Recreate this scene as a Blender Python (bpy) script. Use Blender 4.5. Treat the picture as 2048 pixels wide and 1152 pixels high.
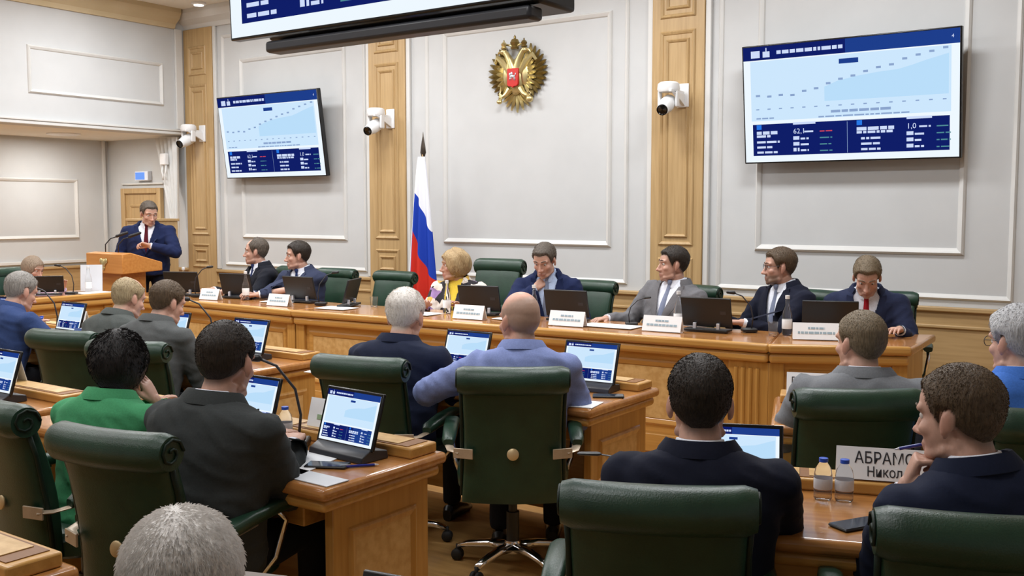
import bpy, bmesh, math, random
import numpy as np
from mathutils import Vector, Matrix, noise
from mathutils.bvhtree import BVHTree
random.seed(7); np.random.seed(7)
PI = math.pi
S = bpy.context.scene
C = S.collection
for o in list(bpy.data.objects): bpy.data.objects.remove(o)

# ------------------------------------------------------------------ camera
cam = bpy.data.cameras.new('camera'); camo = bpy.data.objects.new('camera', cam); C.objects.link(camo)
cam.sensor_width = 36.0; cam.lens = 36.0 * 2000.0 / 2048.0
cam.clip_start = 0.05
camo.location = (0, 0, 1.65)
camo.rotation_euler = (PI / 2 - math.atan(156 / 2000.0), 0, math.radians(35.0))
S.camera = camo

# ------------------------------------------------------------------ world, exposure
w = bpy.data.worlds.new('world'); S.world = w; w.use_nodes = True
w.node_tree.nodes['Background'].inputs[0].default_value = (0.8, 0.86, 1.0, 1)
w.node_tree.nodes['Background'].inputs[1].default_value = 0.08
S.view_settings.view_transform = 'Standard'; S.view_settings.look = 'None'
S.view_settings.exposure = 0.0; S.view_settings.gamma = 1.0
S.view_settings.use_curve_mapping = False

# ------------------------------------------------------------------ ceiling luminaires (their light; housings are built below)
LUM = [(x, y) for x in (-8.9, -6.6, -4.3, -2.0) for y in (-0.6, 1.7, 4.0, 6.2)]
for (x, y) in LUM:
    L = bpy.data.lights.new('panel_light', 'AREA'); L.shape = 'RECTANGLE'; L.size = 1.1; L.size_y = 0.5
    L.energy = {-.6: 20, 1.7: 33, 4.0: 48, 6.2: 64}[y]; L.color = (0.95, 0.975, 1.0)
    lo = bpy.data.objects.new('panel_light', L); C.objects.link(lo); lo.location = (x, y, 4.0)

ALC = [(-11.3, 2.4), (-11.3, 4.6), (-11.3, 6.8)]
for (x, y) in ALC:
    L = bpy.data.lights.new('alcove_light', 'AREA'); L.shape = 'DISK'; L.size = 0.3; L.energy = 23; L.color = (1.0, 0.98, 0.95)
    lo = bpy.data.objects.new('alcove_light', L); C.objects.link(lo); lo.location = (x, y, 2.53)

# ------------------------------------------------------------------ helpers
def tag(o, label=None, cat=None, group=None, kind=None):
    if label: o['label'] = label
    if cat: o['category'] = cat
    if group: o['group'] = group
    if kind: o['kind'] = kind
    return o
def empty(name, loc=(0, 0, 0), rz=0.0, label=None, cat=None, group=None, parent=None):
    o = bpy.data.objects.new(name, None); C.objects.link(o); o.location = loc; o.rotation_euler = (0, 0, rz)
    o.empty_display_size = 0.1
    if parent: o.parent = parent
    return tag(o, label, cat, group)
class MB:
    def __init__(s): s.v = []; s.f = []; s.m = []; s.mat = 0
    def add(s, vs, fs, M=None):
        b = len(s.v)
        if M is not None: vs = [M @ Vector(q) for q in vs]
        s.v += [tuple(q) for q in vs]
        s.f += [tuple(b + i for i in f) for f in fs]; s.m += [s.mat] * len(fs)
        return s
    def box(s, x0, x1, y0, y1, z0, z1, M=None):
        return s.add([(x0,y0,z0),(x1,y0,z0),(x1,y1,z0),(x0,y1,z0),(x0,y0,z1),(x1,y0,z1),(x1,y1,z1),(x0,y1,z1)],
                     [(0,3,2,1),(4,5,6,7),(0,1,5,4),(1,2,6,5),(2,3,7,6),(3,0,4,7)], M)
    def cbox(s, c, d, M=None):
        return s.box(c[0]-d[0]/2, c[0]+d[0]/2, c[1]-d[1]/2, c[1]+d[1]/2, c[2]-d[2]/2, c[2]+d[2]/2, M)
    def prism(s, poly, z0, z1, M=None):
        n = len(poly)
        vs = [(x, y, z0) for x, y in poly] + [(x, y, z1) for x, y in poly]
        fs = [tuple(range(n - 1, -1, -1)), tuple(range(n, 2 * n))] + [(i, (i+1) % n, n + (i+1) % n, n + i) for i in range(n)]
        return s.add(vs, fs, M)
    def loft(s, rings, M=None, cap=True, closed=True):
        n = len(rings[0]); vs = [p for r in rings for p in r]; fs = []
        for k in range(len(rings) - 1):
            for i in range(n if closed else n - 1):
                j = (i + 1) % n
                fs.append((k*n+i, k*n+j, (k+1)*n+j, (k+1)*n+i))
        if cap: fs += [tuple(range(n - 1, -1, -1)), tuple((len(rings)-1)*n + i for i in range(n))]
        return s.add(vs, fs, M)
    def tube(s, path, rad, n=8, M=None, cap=True, flat=1.0, upv=None):
        P = [Vector(p) for p in path]
        if not hasattr(rad, '__len__'): rad = [rad] * len(P)
        rings = []; u = None
        for i, p in enumerate(P):
            t = (P[min(i+1, len(P)-1)] - P[max(i-1, 0)]).normalized()
            if u is None:
                a = Vector(upv) if upv else (Vector((0, 0, 1)) if abs(t.z) < 0.9 else Vector((1, 0, 0)))
                u = (a - t * a.dot(t)).normalized()
            else:
                u = (u - t * u.dot(t)).normalized()
            v = t.cross(u)
            rings.append([p + (u * math.cos(2*PI*k/n) * flat + v * math.sin(2*PI*k/n)) * rad[i] for k in range(n)])
        return s.loft(rings, M, cap)
    def lathe(s, prof, n=16, M=None, cap=True):
        return s.loft([[(r*math.cos(2*PI*k/n), r*math.sin(2*PI*k/n), z) for k in range(n)] for r, z in prof], M, cap)
    def ell(s, c, r, M=None, nu=16, nv=10, R=None):
        c = Vector(c); rings = []
        for j in range(1, nv):
            a = PI * j / nv
            ring = []
            for k in range(nu):
                q = Vector((r[0]*math.sin(a)*math.cos(2*PI*k/nu), r[1]*math.sin(a)*math.sin(2*PI*k/nu), -r[2]*math.cos(a)))
                if R is not None: q = R @ q
                ring.append(c + q)
            rings.append(ring)
        t = Vector((0, 0, r[2])); 
        if R is not None: t = R @ t
        n = nu; vs = [p for q in rings for p in q] + [c - t, c + t]; fs = []
        for k in range(nv - 2):
            for i in range(n):
                j = (i+1) % n; fs.append((k*n+i, k*n+j, (k+1)*n+j, (k+1)*n+i))
        b = (nv - 1) * n
        for i in range(n):
            j = (i+1) % n; fs.append((b, j, i)); fs.append((b+1, (nv-2)*n+i, (nv-2)*n+j))
        return s.add(vs, fs, M)
    def cap(s, a, b, ra, rb=None, n=10):
        rb = ra if rb is None else rb
        a = Vector(a); b = Vector(b); t = (b - a)
        if t.length < 1e-6: return s.ell(a, (ra, ra, ra))
        t.normalize(); pts = []; rr = []
        for q in (-1, -.85, -.5): pts.append(a + t*ra*q); rr.append(max(ra*math.sqrt(max(0, 1-q*q)), ra*.05))
        pts.append(a); rr.append(ra); pts.append(b); rr.append(rb)
        for q in (.5, .85, 1): pts.append(b + t*rb*q); rr.append(max(rb*math.sqrt(max(0, 1-q*q)), rb*.05))
        return s.tube(pts, rr, n)
    def mesh(s, name):
        me = bpy.data.meshes.new(name); me.from_pydata(s.v, [], s.f); me.update()
        return me
    def build(s, name, mats, parent=None, loc=None, rz=0.0, smooth=False, bevel=0.0, seg=2):
        me = s.mesh(name)
        for m in (mats if isinstance(mats, (list, tuple)) else [mats]): me.materials.append(MT[m] if isinstance(m, str) else m)
        if any(s.m): me.polygons.foreach_set('material_index', s.m)
        return link(name, me, parent, loc, rz, smooth, bevel, seg)
def link(name, me, parent=None, loc=None, rz=0.0, smooth=False, bevel=0.0, seg=2):
    o = bpy.data.objects.new(name, me); C.objects.link(o)
    if parent: o.parent = parent
    if loc: o.location = loc
    if rz: o.rotation_euler = (0, 0, rz)
    if smooth:
        me.polygons.foreach_set('use_smooth', [True] * len(me.polygons))
        if smooth == 'auto': me.set_sharp_from_angle(angle=math.radians(40))
    if bevel:
        b = o.modifiers.new('bevel', 'BEVEL'); b.width = bevel; b.segments = seg; b.limit_method = 'ANGLE'; b.angle_limit = math.radians(40)
        me.polygons.foreach_set('use_smooth', [True] * len(me.polygons)); me.set_sharp_from_angle(angle=math.radians(75))
        b.harden_normals = False
    return o
def copy_tree(o, parent=None):
    c = o.copy(); C.objects.link(c)
    if parent is not None: c.parent = parent
    for ch in list(o.children): copy_tree(ch, c)
    return c
def remesh(mb, vox, it=2, fac=0.5):
    me = mb.mesh('tmp'); o = bpy.data.objects.new('tmp', me); C.objects.link(o)
    m = o.modifiers.new('r', 'REMESH'); m.mode = 'VOXEL'; m.voxel_size = vox
    if it:
        q = o.modifiers.new('s', 'SMOOTH'); q.factor = fac; q.iterations = it
    dg = bpy.context.evaluated_depsgraph_get()
    ev = o.evaluated_get(dg); r = bpy.data.meshes.new_from_object(ev)
    bpy.data.objects.remove(o); bpy.data.meshes.remove(me)
    r.materials.clear()
    return r
def co(me):
    a = np.empty(len(me.vertices) * 3, np.float32); me.vertices.foreach_get('co', a); return a.reshape(-1, 3).astype(np.float64)
def nrm(me):
    a = np.empty(len(me.vertices) * 3, np.float32); me.vertices.foreach_get('normal', a); return a.reshape(-1, 3).astype(np.float64)
def setco(me, a): me.vertices.foreach_set('co', np.asarray(a, np.float32).ravel()); me.update()
def xf(a, M):
    M = np.array(M); return a @ M[:3, :3].T + M[:3, 3]
def sstep(a, b, x):
    t = np.clip((x - a) / (b - a), 0, 1); return t * t * (3 - 2 * t)

# ------------------------------------------------------------------ materials
MT = {}
def srgb(r, g, b):
    f = lambda c: (c/255/12.92) if c/255 <= 0.04045 else ((c/255+0.055)/1.055)**2.4
    return (f(r), f(g), f(b), 1.0)
def base(name, col, rough=0.5, metal=0.0, spec=0.5):
    m = bpy.data.materials.new(name); m.use_nodes = True; MT[name] = m
    p = m.node_tree.nodes['Principled BSDF']
    p.inputs['Base Color'].default_value = col; p.inputs['Roughness'].default_value = rough
    p.inputs['Metallic'].default_value = metal; p.inputs['Specular IOR Level'].default_value = spec
    return m, m.node_tree, p
def noisy(name, c1, c2, scale=8.0, rough=0.5, bump=0.0, stretch=(1, 1, 1), detail=4, spec=0.5, bscale=None, metal=0.0, lo=.35, hi=.65):
    m, nt, p = base(name, c1, rough, metal, spec); N = nt.nodes; Lk = nt.links
    tc = N.new('ShaderNodeTexCoord'); mp = N.new('ShaderNodeMapping'); mp.inputs['Scale'].default_value = stretch
    nz = N.new('ShaderNodeTexNoise'); nz.inputs['Scale'].default_value = scale; nz.inputs['Detail'].default_value = detail
    rp = N.new('ShaderNodeValToRGB'); rp.color_ramp.elements[0].color = c1; rp.color_ramp.elements[1].color = c2
    rp.color_ramp.elements[0].position = lo; rp.color_ramp.elements[1].position = hi
    Lk.new(tc.outputs['Object'], mp.inputs['Vector']); Lk.new(mp.outputs[0], nz.inputs['Vector'])
    Lk.new(nz.outputs['Fac'], rp.inputs['Fac']); Lk.new(rp.outputs['Color'], p.inputs['Base Color'])
    if bump:
        b = N.new('ShaderNodeBump'); b.inputs['Strength'].default_value = bump; b.inputs['Distance'].default_value = 0.01
        if bscale:
            n2 = N.new('ShaderNodeTexNoise'); n2.inputs['Scale'].default_value = bscale; n2.inputs['Detail'].default_value = 3
            Lk.new(tc.outputs['Object'], n2.inputs['Vector']); Lk.new(n2.outputs['Fac'], b.inputs['Height'])
        else: Lk.new(nz.outputs['Fac'], b.inputs['Height'])
        Lk.new(b.outputs[0], p.inputs['Normal'])
    return m
def wood(name, c1, c2, axis, rough=0.35, scale=3.0, coat=0.0):
    st = [14.0, 14.0, 14.0]; st['xyz'.index(axis)] = 0.8
    m = noisy(name, c1, c2, scale, rough, 0.03, tuple(st), 5, 0.4, lo=.3, hi=.72)
    p = m.node_tree.nodes['Principled BSDF']; p.inputs['Coat Weight'].default_value = coat; p.inputs['Coat Roughness'].default_value = .12
    return m
def emit(name, col, st=1.0):
    m = bpy.data.materials.new(name); m.use_nodes = True; MT[name] = m; nt = m.node_tree
    nt.nodes.clear(); e = nt.nodes.new('ShaderNodeEmission'); e.inputs[0].default_value = col; e.inputs[1].default_value = st
    o = nt.nodes.new('ShaderNodeOutputMaterial'); nt.links.new(e.outputs[0], o.inputs[0]); return m

noisy('wall_paint', srgb(192, 193, 193), srgb(196, 197, 197), 3, 0.75, 0.02, bscale=60)
noisy('trim_paint', srgb(204, 203, 200), srgb(209, 208, 205), 4, 0.45)
noisy('ceiling_paint', srgb(224, 219, 207), srgb(228, 223, 212), 2, 0.8)
noisy('cornice_paint', srgb(196, 178, 142), srgb(202, 184, 150), 3, 0.6)
wood('oak_v', srgb(170, 140, 96), srgb(187, 157, 112), 'z', .42)
wood('oak_h', srgb(170, 140, 96), srgb(187, 157, 112), 'x', .42)
wood('oak_y', srgb(170, 140, 96), srgb(187, 157, 112), 'y', .42)
wood('honey_v', srgb(174, 127, 62), srgb(196, 149, 80), 'z', .32, coat=.25)
wood('honey_h', srgb(182, 133, 66), srgb(204, 155, 84), 'x', .3, coat=.3)
wood('honey_top', srgb(162, 106, 56), srgb(187, 131, 72), 'x', .22, coat=.55)
wood('lectern_wood', srgb(186, 122, 58), srgb(203, 142, 74), 'x', .35)
wood('groove_wood', srgb(120, 78, 38), srgb(135, 90, 46), 'x', .5)
noisy('burl', srgb(192, 151, 92), srgb(212, 175, 117), 26, .35, 0.0, detail=6)
noisy('parquet', srgb(142, 108, 62), srgb(176, 138, 86), 3, .28, 0.0, (1, 6, 1), 4)
noisy('dais_wood', srgb(176, 132, 78), srgb(198, 156, 100), 3, .35, 0.0, (1, 6, 1), 4)
noisy('leather', srgb(25, 51, 37), srgb(31, 59, 43), 12, .36, .12, bscale=220, spec=.45)
noisy('leather_dark', srgb(16, 30, 22), srgb(20, 36, 27), 12, .5, .12, bscale=220, spec=.3)
base('chrome', (.75, .75, .77, 1), .14, 1.0)
noisy('bracket_metal', srgb(176, 158, 136), srgb(190, 172, 150), 20, .35, metal=.3)
base('medal_metal', srgb(214, 190, 146), .4, .4)
base('black_plastic', srgb(24, 24, 26), .42)
base('dark_plastic', srgb(44, 45, 50), .4)
base('bezel', srgb(14, 15, 18), .25)
base('rubber', srgb(18, 18, 18), .7)
noisy('white_plastic', srgb(226, 226, 226), srgb(231, 231, 231), 6, .35)
base('lens', srgb(8, 8, 10), .08)
noisy('paper', srgb(236, 238, 240), srgb(241, 243, 245), 5, .7)
noisy('paper_grey', srgb(205, 208, 214), srgb(212, 215, 220), 5, .7)
base('ink', srgb(38, 38, 44), .6)
base('ink_faint', srgb(150, 172, 184), .6)
base('card_green', srgb(150, 176, 140), .6)
base('gold', srgb(206, 190, 138), .3, .8)
base('gold_dark', srgb(136, 118, 72), .35, .8)
base('shield_red', srgb(190, 28, 20), .35)
base('silver', srgb(206, 208, 216), .3, .6)
base('blue_plastic', srgb(38, 80, 190), .35)
base('phone_glass', srgb(40, 50, 64), .12, spec=.6)
base('pen_blue', srgb(30, 40, 130), .3)
base('watch', srgb(20, 20, 22), .3)
base('spear', srgb(70, 62, 54), .3, .6)
base('sign_white', srgb(225, 230, 240), .5)
def glassy(name, col, rough=.03, trans=1.0, ior=1.3):
    m, nt, p = base(name, col, rough); p.inputs['Transmission Weight'].default_value = trans; p.inputs['IOR'].default_value = ior; return m
glassy('pet', (.93, .96, 1, 1), .05, .96, 1.12)
glassy('glass', (.96, .97, .97, 1), .02, .97, 1.2)
base('curtain', srgb(222, 222, 220), .8)
emit('scr_pale', srgb(205, 231, 253), 1.0); emit('scr_white', srgb(238, 248, 255), 1.0); emit('scr_cyan', srgb(186, 222, 250), 1.0)
emit('scr_navy', srgb(16, 30, 104), 1.0); emit('scr_head', srgb(30, 62, 140), 1.0); emit('scr_text', srgb(206, 220, 250), 1.0)
emit('scr_grey', srgb(140, 165, 205), 1.0); emit('scr_red', srgb(200, 70, 90), 1.0); emit('scr_teal', srgb(80, 140, 150), 1.0); emit('scr_blue', srgb(40, 120, 230), 1.0)
emit('scr_day', srgb(24, 30, 60), 1.0)
emit('sign_blue', srgb(120, 165, 250), 1.0); emit('lamp_glow', (1.0, .97, .9, 1), 4.0)
SCR = ['scr_pale', 'scr_white', 'scr_cyan', 'scr_navy', 'scr_head', 'scr_text', 'scr_grey', 'scr_red', 'scr_teal', 'scr_blue']

def cloth(name, col, var=1.12, scale=160, rough=.85, bump=.25):
    c2 = tuple(min(1, c*var) for c in col[:3]) + (1,)
    m = noisy(name, col, c2, scale, rough, bump, spec=.15, bscale=14, lo=.4, hi=.6)
    p = m.node_tree.nodes['Principled BSDF']; p.inputs['Sheen Weight'].default_value = .02
    return m
for n, c in dict(suit_charcoal=(52, 55, 55), suit_grey=(80, 82, 82), suit_greygreen=(76, 80, 78), suit_midgrey=(112, 114, 118), suit_navy=(26, 32, 52), suit_dknavy=(24, 27, 42),
                 suit_blue=(46, 63, 104), suit_ltblue=(116, 128, 172), suit_brightblue=(62, 106, 184), suit_green=(66, 140, 95), suit_royal=(26, 35, 68), suit_slate=(50, 56, 78),
                 suit_deep=(38, 44, 68), suit_black=(28, 30, 38), suit_warmgrey=(106, 105, 108), shirt_white=(226, 230, 240), shirt_blue=(178, 196, 226), lilac=(196, 180, 214), yellow=(232, 200, 74),
                 tie_red=(150, 30, 40), tie_wine=(84, 24, 34), tie_navy=(40, 52, 92), tie_grey=(120, 128, 150), trouser_dark=(24, 25, 30)).items():
    cloth(name=n, col=srgb(*c))
base('shoe_leather', srgb(20, 18, 17), .35)
# floral jacket
def floral():
    m, nt, p = base('floral', srgb(30, 26, 34), .8); N = nt.nodes; Lk = nt.links
    tc = N.new('ShaderNodeTexCoord'); vo = N.new('ShaderNodeTexVoronoi'); vo.inputs['Scale'].default_value = 17
    rp = N.new('ShaderNodeValToRGB'); rp.color_ramp.interpolation = 'CONSTANT'
    e = rp.color_ramp.elements; cols = [(0, (30, 26, 34)), (.34, (226, 216, 206)), (.5, (36, 30, 40)), (.62, (150, 120, 170)), (.74, (210, 170, 80)), (.82, (30, 26, 34)), (.92, (196, 150, 160))]
    e[0].position, e[0].color = cols[0][0], srgb(*cols[0][1]); e[1].position, e[1].color = cols[1][0], srgb(*cols[1][1])
    for q, c in cols[2:]: k = e.new(q); k.color = srgb(*c)
    sp = N.new('ShaderNodeSeparateColor'); Lk.new(tc.outputs['Object'], vo.inputs['Vector']); Lk.new(vo.outputs['Color'], sp.inputs[0])
    Lk.new(sp.outputs[0], rp.inputs['Fac']); Lk.new(rp.outputs['Color'], p.inputs['Base Color'])
floral()
# skin with a colour attribute, hair
def skin_mat():
    m, nt, p = base('skin', srgb(214, 164, 140), .48, spec=.4); a = nt.nodes.new('ShaderNodeAttribute'); a.attribute_name = 'tone'
    nz = nt.nodes.new('ShaderNodeTexNoise'); nz.inputs['Scale'].default_value = 60
    mx = nt.nodes.new('ShaderNodeMix'); mx.data_type = 'RGBA'; mx.blend_type = 'MULTIPLY'; mx.inputs[0].default_value = .18
    nt.links.new(a.outputs['Color'], mx.inputs[6]); nt.links.new(nz.outputs['Fac'], mx.inputs[7]); nt.links.new(mx.outputs[2], p.inputs['Base Color'])
    p.inputs['Subsurface Weight'].default_value = .0
skin_mat()
def hair_mat(name, c1, c2, rough=.55):
    m = noisy(name, srgb(*c1), srgb(*c2), 9, rough, .5, (22, 22, 3), 6, .35, lo=.3, hi=.7)
    return m
hair_mat('hair_dark', (28, 22, 18), (52, 42, 33)); hair_mat('hair_black', (16, 13, 13), (34, 28, 27)); hair_mat('hair_brown', (66, 52, 38), (96, 78, 58))
hair_mat('hair_ash', (92, 80, 62), (128, 112, 90)); hair_mat('hair_grey', (112, 108, 104), (160, 156, 150)); hair_mat('hair_white', (214, 206, 198), (238, 233, 227))
hair_mat('hair_snow', (238, 233, 228), (250, 247, 244), .8); hair_mat('hair_silver', (150, 150, 152), (196, 196, 198)); hair_mat('hair_blonde', (138, 112, 76), (194, 168, 126)); hair_mat('hair_greybrown', (66, 58, 50), (102, 92, 82))
hair_mat('hair_mouse', (112, 94, 78), (160, 142, 122)); hair_mat('hair_stubble', (138, 122, 108), (164, 146, 130)); hair_mat('hair_blondgrey', (140, 122, 92), (182, 164, 130))
base('eye_white', srgb(214, 206, 200), .25); base('iris', srgb(44, 36, 32), .2); base('spectacle', srgb(50, 44, 44), .3)

# ================================================================== THE SETTING
def struct(name, mb, mat, **k):
    o = mb.build(name, mat, **k); o['kind'] = 'structure'; return o
def frame_mb(mb, u0, u1, v0, v1, t, d, fn, lip=0.3):
    """mitred moulding frame in a plane; fn(u, v, h) -> xyz, h = height above the plane"""
    prof = [(0, 0), (0.12*t, d*.55), (0.35*t, d), (0.6*t, d*.75), (0.85*t, d*.45), (t, 0)]
    for (a, b, c_, e, du, dv) in ():
        pass
    corners = [((u0, v0), (1, 1)), ((u1, v0), (-1, 1)), ((u1, v1), (-1, -1)), ((u0, v1), (1, -1))]
    rings = [[fn(c[0] + s[0]*q, c[1] + s[1]*q, h) for q, h in prof] for c, s in corners]
    n = len(prof); vs = [p for r in rings for p in r]; fs = []
    for k in range(4):
        for i in range(n - 1):
            fs.append((k*n+i, ((k+1) % 4)*n+i, ((k+1) % 4)*n+i+1, k*n+i+1))
    mb.add(vs, fs)
floor = struct('floor', MB().box(-12.3, 2.1, -3.4, 8.1, -.1, 0), 'parquet')
dais = struct('floor_dais', MB().prism([(-12.1, 3.4), (-8.62, 3.4), (-8.62, 5.62), (-6.0, 5.62), (-2.13, 5.80), (-1.45, 6.14), (1.9, 6.14), (1.9, 7.9), (-12.1, 7.9)], 0.0, 0.1), 'dais_wood')
ceil = struct('ceiling', MB().box(-12.3, 2.1, -3.4, 8.1, 4.05, 4.2), 'ceiling_paint')
wb = struct('wall_back', MB().box(-12.2, 2.0, 7.9, 8.1, 0, 4.05), 'wall_paint')
struct('wall_right', MB().box(1.9, 2.1, -3.4, 7.9, 0, 4.05), 'wall_paint')
struct('wall_front', MB().box(-12.2, 1.9, -3.4, -3.2, 0, 4.05), 'wall_paint')
wa = struct('wall_alcove', MB().box(-12.3, -12.1, -3.2, 7.9, 0, 4.05), 'wall_paint')
wl = struct('wall_left', MB().box(-10.6, -10.4, -3.2, 7.9, 2.56, 4.05), 'wall_paint')
struct('ceiling_alcove', MB().box(-12.1, -10.6, -3.2, 7.9, 2.56, 2.66), 'ceiling_paint')
# back wall: mouldings, trim strips, wainscot, pilasters
yb = 7.9
fb = lambda u, v, h: (u, yb - h, v)
for (a, b, c_, d) in ((-9.74, -7.42, .985, 3.72), (-6.6, -4.27, .985, 3.72), (-3.43, -1.15, .985, 3.72)):
    m = MB(); frame_mb(m, a, b, c_, d, .045, .022, fb); m.build('moulding', 'trim_paint', wb)
for (a, b) in ((-9.42, -7.71), (-6.37, -4.44), (-3.09, -1.485)):
    m = MB(); frame_mb(m, a, b, 1.315, 3.415, .055, .028, fb); m.build('moulding', 'trim_paint', wb)
PIL = [(-10.395, -9.87), (-7.34, -6.835), (-4.025, -3.54), (-1.0, -.5)]
def wains(x0, x1):
    m = MB(); m.box(x0, x1, yb-.025, yb, .1, .90); wn = m.build('wainscot', 'oak_h', wb)
    MB().box(x0, x1, yb-.055, yb, .90, .935).build('chair_rail', 'oak_h', wn, bevel=.008)
    MB().box(x0, x1, yb-.04, yb, .775, .80).build('moulding', 'oak_h', wn, bevel=.006)
    MB().box(x0, x1, yb-.04, yb, .1, .22).build('skirting', 'oak_h', wn, bevel=.006)
for a, b in ((-12.1, -11.78), (-10.9, PIL[0][0]), (PIL[0][1], PIL[1][0]), (PIL[1][1], PIL[2][0]), (PIL[2][1], PIL[3][0]), (PIL[3][1], 1.9)): wains(a, b)
for a, b in PIL:
    p = MB().box(a, b, yb-.05, yb, .1, 3.83).build('pilaster', 'oak_v', wb, bevel=.006)
    c = (a+b)/2; fp = lambda u, v, h: (u, yb-.05-h, v)
    for z0, z1 in ((.95, 1.24), (1.345, 3.165), (3.27, 3.62)):
        m = MB(); frame_mb(m, c-.165, c+.165, z0, z1, .035, .016, fp); m.build('moulding', 'oak_v', p)
        m = MB(); frame_mb(m, c-.11, c+.11, z0+.07, z1-.07, .03, .018, fp); m.build('raised_panel', 'oak_v', p)
    for q in (a-.05, b):
        MB().box(q, q+.05, yb-.035, yb, .94, 3.83).build('trim_strip', 'trim_paint', wb, bevel=.006)
# crown along the back and the left
crown = [(0, 0), (.03, 0), (.05, .05), (.12, .1), (.16, .17), (.16, .22), (0, .22)]
m = MB(); m.loft([[(x, yb-q, 3.83+z) for q, z in crown] for x in (-10.4, 1.9)]); struct('trim_1', m, 'trim_paint')
m = MB(); m.loft([[(-10.4+q, y, 3.83+z) for q, z in crown] for y in (-3.2, 7.72)]); struct('trim_2', m, 'cornice_paint')
# left upper wall
fl = lambda u, v, h: (-10.4+h, u, v)
for k in range(5):
    m = MB(); frame_mb(m, 5.87-2.1*k, 7.55-2.1*k, 2.895, 3.405, .045, .025, fl); m.build('moulding', 'trim_paint', wl)
MB().box(-10.4, -10.36, -3.2, 7.84, 2.56, 2.60).build('edge_trim', 'trim_paint', wl, bevel=.008)
MB().box(-10.4, -10.35, -3.2, 7.84, 2.60, 2.625).build('edge_trim', 'trim_paint', wl, bevel=.006)
MB().box(-10.4, -10.37, 7.72, 7.82, 2.63, 3.83).build('edge_trim', 'trim_paint', wl, bevel=.006)
# alcove wall
fa = lambda u, v, h: (-12.1+h, u, v)
for k in range(4):
    m = MB(); frame_mb(m, 5.3-2.4*k, 7.45-2.4*k, 1.28, 2.05, .05, .028, fa); m.build('moulding', 'trim_paint', wa)
wn = MB().box(-12.1, -12.075, -3.2, 7.9, 0, .90).build('wainscot', 'oak_y', wa)
MB().box(-12.1, -12.045, -3.2, 7.9, .90, .935).build('chair_rail', 'oak_y', wn, bevel=.008)
MB().box(-12.1, -12.06, -3.2, 7.87, .97, 1.01).build('moulding', 'trim_paint', wa, bevel=.006)
MB().box(-12.1, -12.06, 7.8, 7.84, 1.0, 2.56).build('trim_strip', 'trim_paint', wa, bevel=.006)
# door
d = MB().box(-11.68, -11.0, yb-.03, yb, .1, 1.86).build('door_1', 'oak_v'); d['kind'] = 'structure'
fd = lambda u, v, h: (u, yb-.03-h, v)
for z0, z1 in ((.22, .85), (1.0, 1.72)):
    for a, b in ((-11.6, -11.36), (-11.3, -11.06)):
        m = MB(); frame_mb(m, a, b, z0, z1, .04, .018, fd); m.build('raised_panel', 'oak_v', d)
m = MB(); m.box(-11.76, -11.68, yb-.06, yb, .1, 1.93).box(-11.0, -10.92, yb-.06, yb, .1, 1.93).box(-11.68, -11.0, yb-.06, yb, 1.86, 1.93); m.build('door_frame', 'oak_v', d, bevel=.008)
m = MB(); m.tube([(-11.07, yb-.03, 1.05), (-11.07, yb-.075, 1.05), (-11.17, yb-.08, 1.05)], .01); m.build('handle', 'chrome', d, smooth=True)
t = struct('trim_3', MB().box(-11.78, -10.9, yb-.03, yb, 1.975, 2.0), 'trim_paint', bevel=.006)

# ================================================================== FIXTURES ON WALLS AND CEILING
for i, (x, y) in enumerate(LUM):
    e = empty('ceiling_light', (x, y, 4.05), 0, 'rectangular recessed panel light set in the white ceiling', 'ceiling light', 'panel lights in the ceiling')
    m = MB(); m.box(-.6, .6, -.3, -.26, -.05, 0).box(-.6, .6, .26, .3, -.05, 0).box(-.6, -.56, -.26, .26, -.05, 0).box(.56, .6, -.26, .26, -.05, 0); m.build('housing', 'white_plastic', e)
for x, y in ALC:
    e = empty('alcove_downlight', (x, y, 2.56), 0, 'round white downlight in the low alcove ceiling', 'downlight', 'alcove downlights')
    MB().lathe([(.155, 0), (.19, 0), (.19, -.012), (.155, -.02)], 28).build('rim', 'white_plastic', e, smooth='auto')
e = empty('downlight', (-9.76, 7.60, 4.05), 0, 'small round glowing downlight in the ceiling corner above the pilaster', 'downlight')
MB().lathe([(.05, 0), (.085, 0), (.085, -.02), (.06, -.03), (.05, -.03)], 24).build('rim', 'white_plastic', e, smooth='auto')
MB().lathe([(.058, -.022), (.055, -.036), (.03, -.04), (.001, -.041)], 20).build('bulb', 'lamp_glow', e, smooth=True)
# exit sign
e = empty('exit_sign', (-11.29, yb-.045, 2.085), 0, 'small white and blue lit sign above the wooden door', 'sign')
MB().box(-.135, .135, -.02, .045, -.06, .06).build('case', 'sign_white', e, bevel=.006)
MB().box(-.12, .07, -.024, -.02, -.045, .045).build('lit_face', 'sign_blue', e)
# curtain
m = MB(); rows = []
for k in range(13):
    z = 2.54 - k * .131; tt = k / 12
    xl = -10.86 + .34 * min(1, tt * 1.5)
    rows.append([(xl + (-10.41 - xl) * i / 28, 7.74 + .035 * math.sin(i * 1.25) * (1 - .35*tt) - .04*tt, z) for i in range(29)])
b = len(rows[0]); vs = [p for r in rows for p in r] + [(p[0], p[1]+.012, p[2]) for r in rows for p in r]; n = len(rows)*b
fs = [(r*b+i, r*b+i+1, (r+1)*b+i+1, (r+1)*b+i) for r in range(len(rows)-1) for i in range(b-1)]
fs += [(n+f[0], n+f[3], n+f[2], n+f[1]) for f in fs]
fs += [(r*b, (r+1)*b, n+(r+1)*b, n+r*b) for r in range(len(rows)-1)] + [(r*b+b-1, n+r*b+b-1, n+(r+1)*b+b-1, (r+1)*b+b-1) for r in range(len(rows)-1)]
m.add(vs, fs); tag(m.build('curtain', 'curtain', smooth=True), 'white curtain gathered beside the wooden pilaster behind the speaker', 'curtain')
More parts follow.
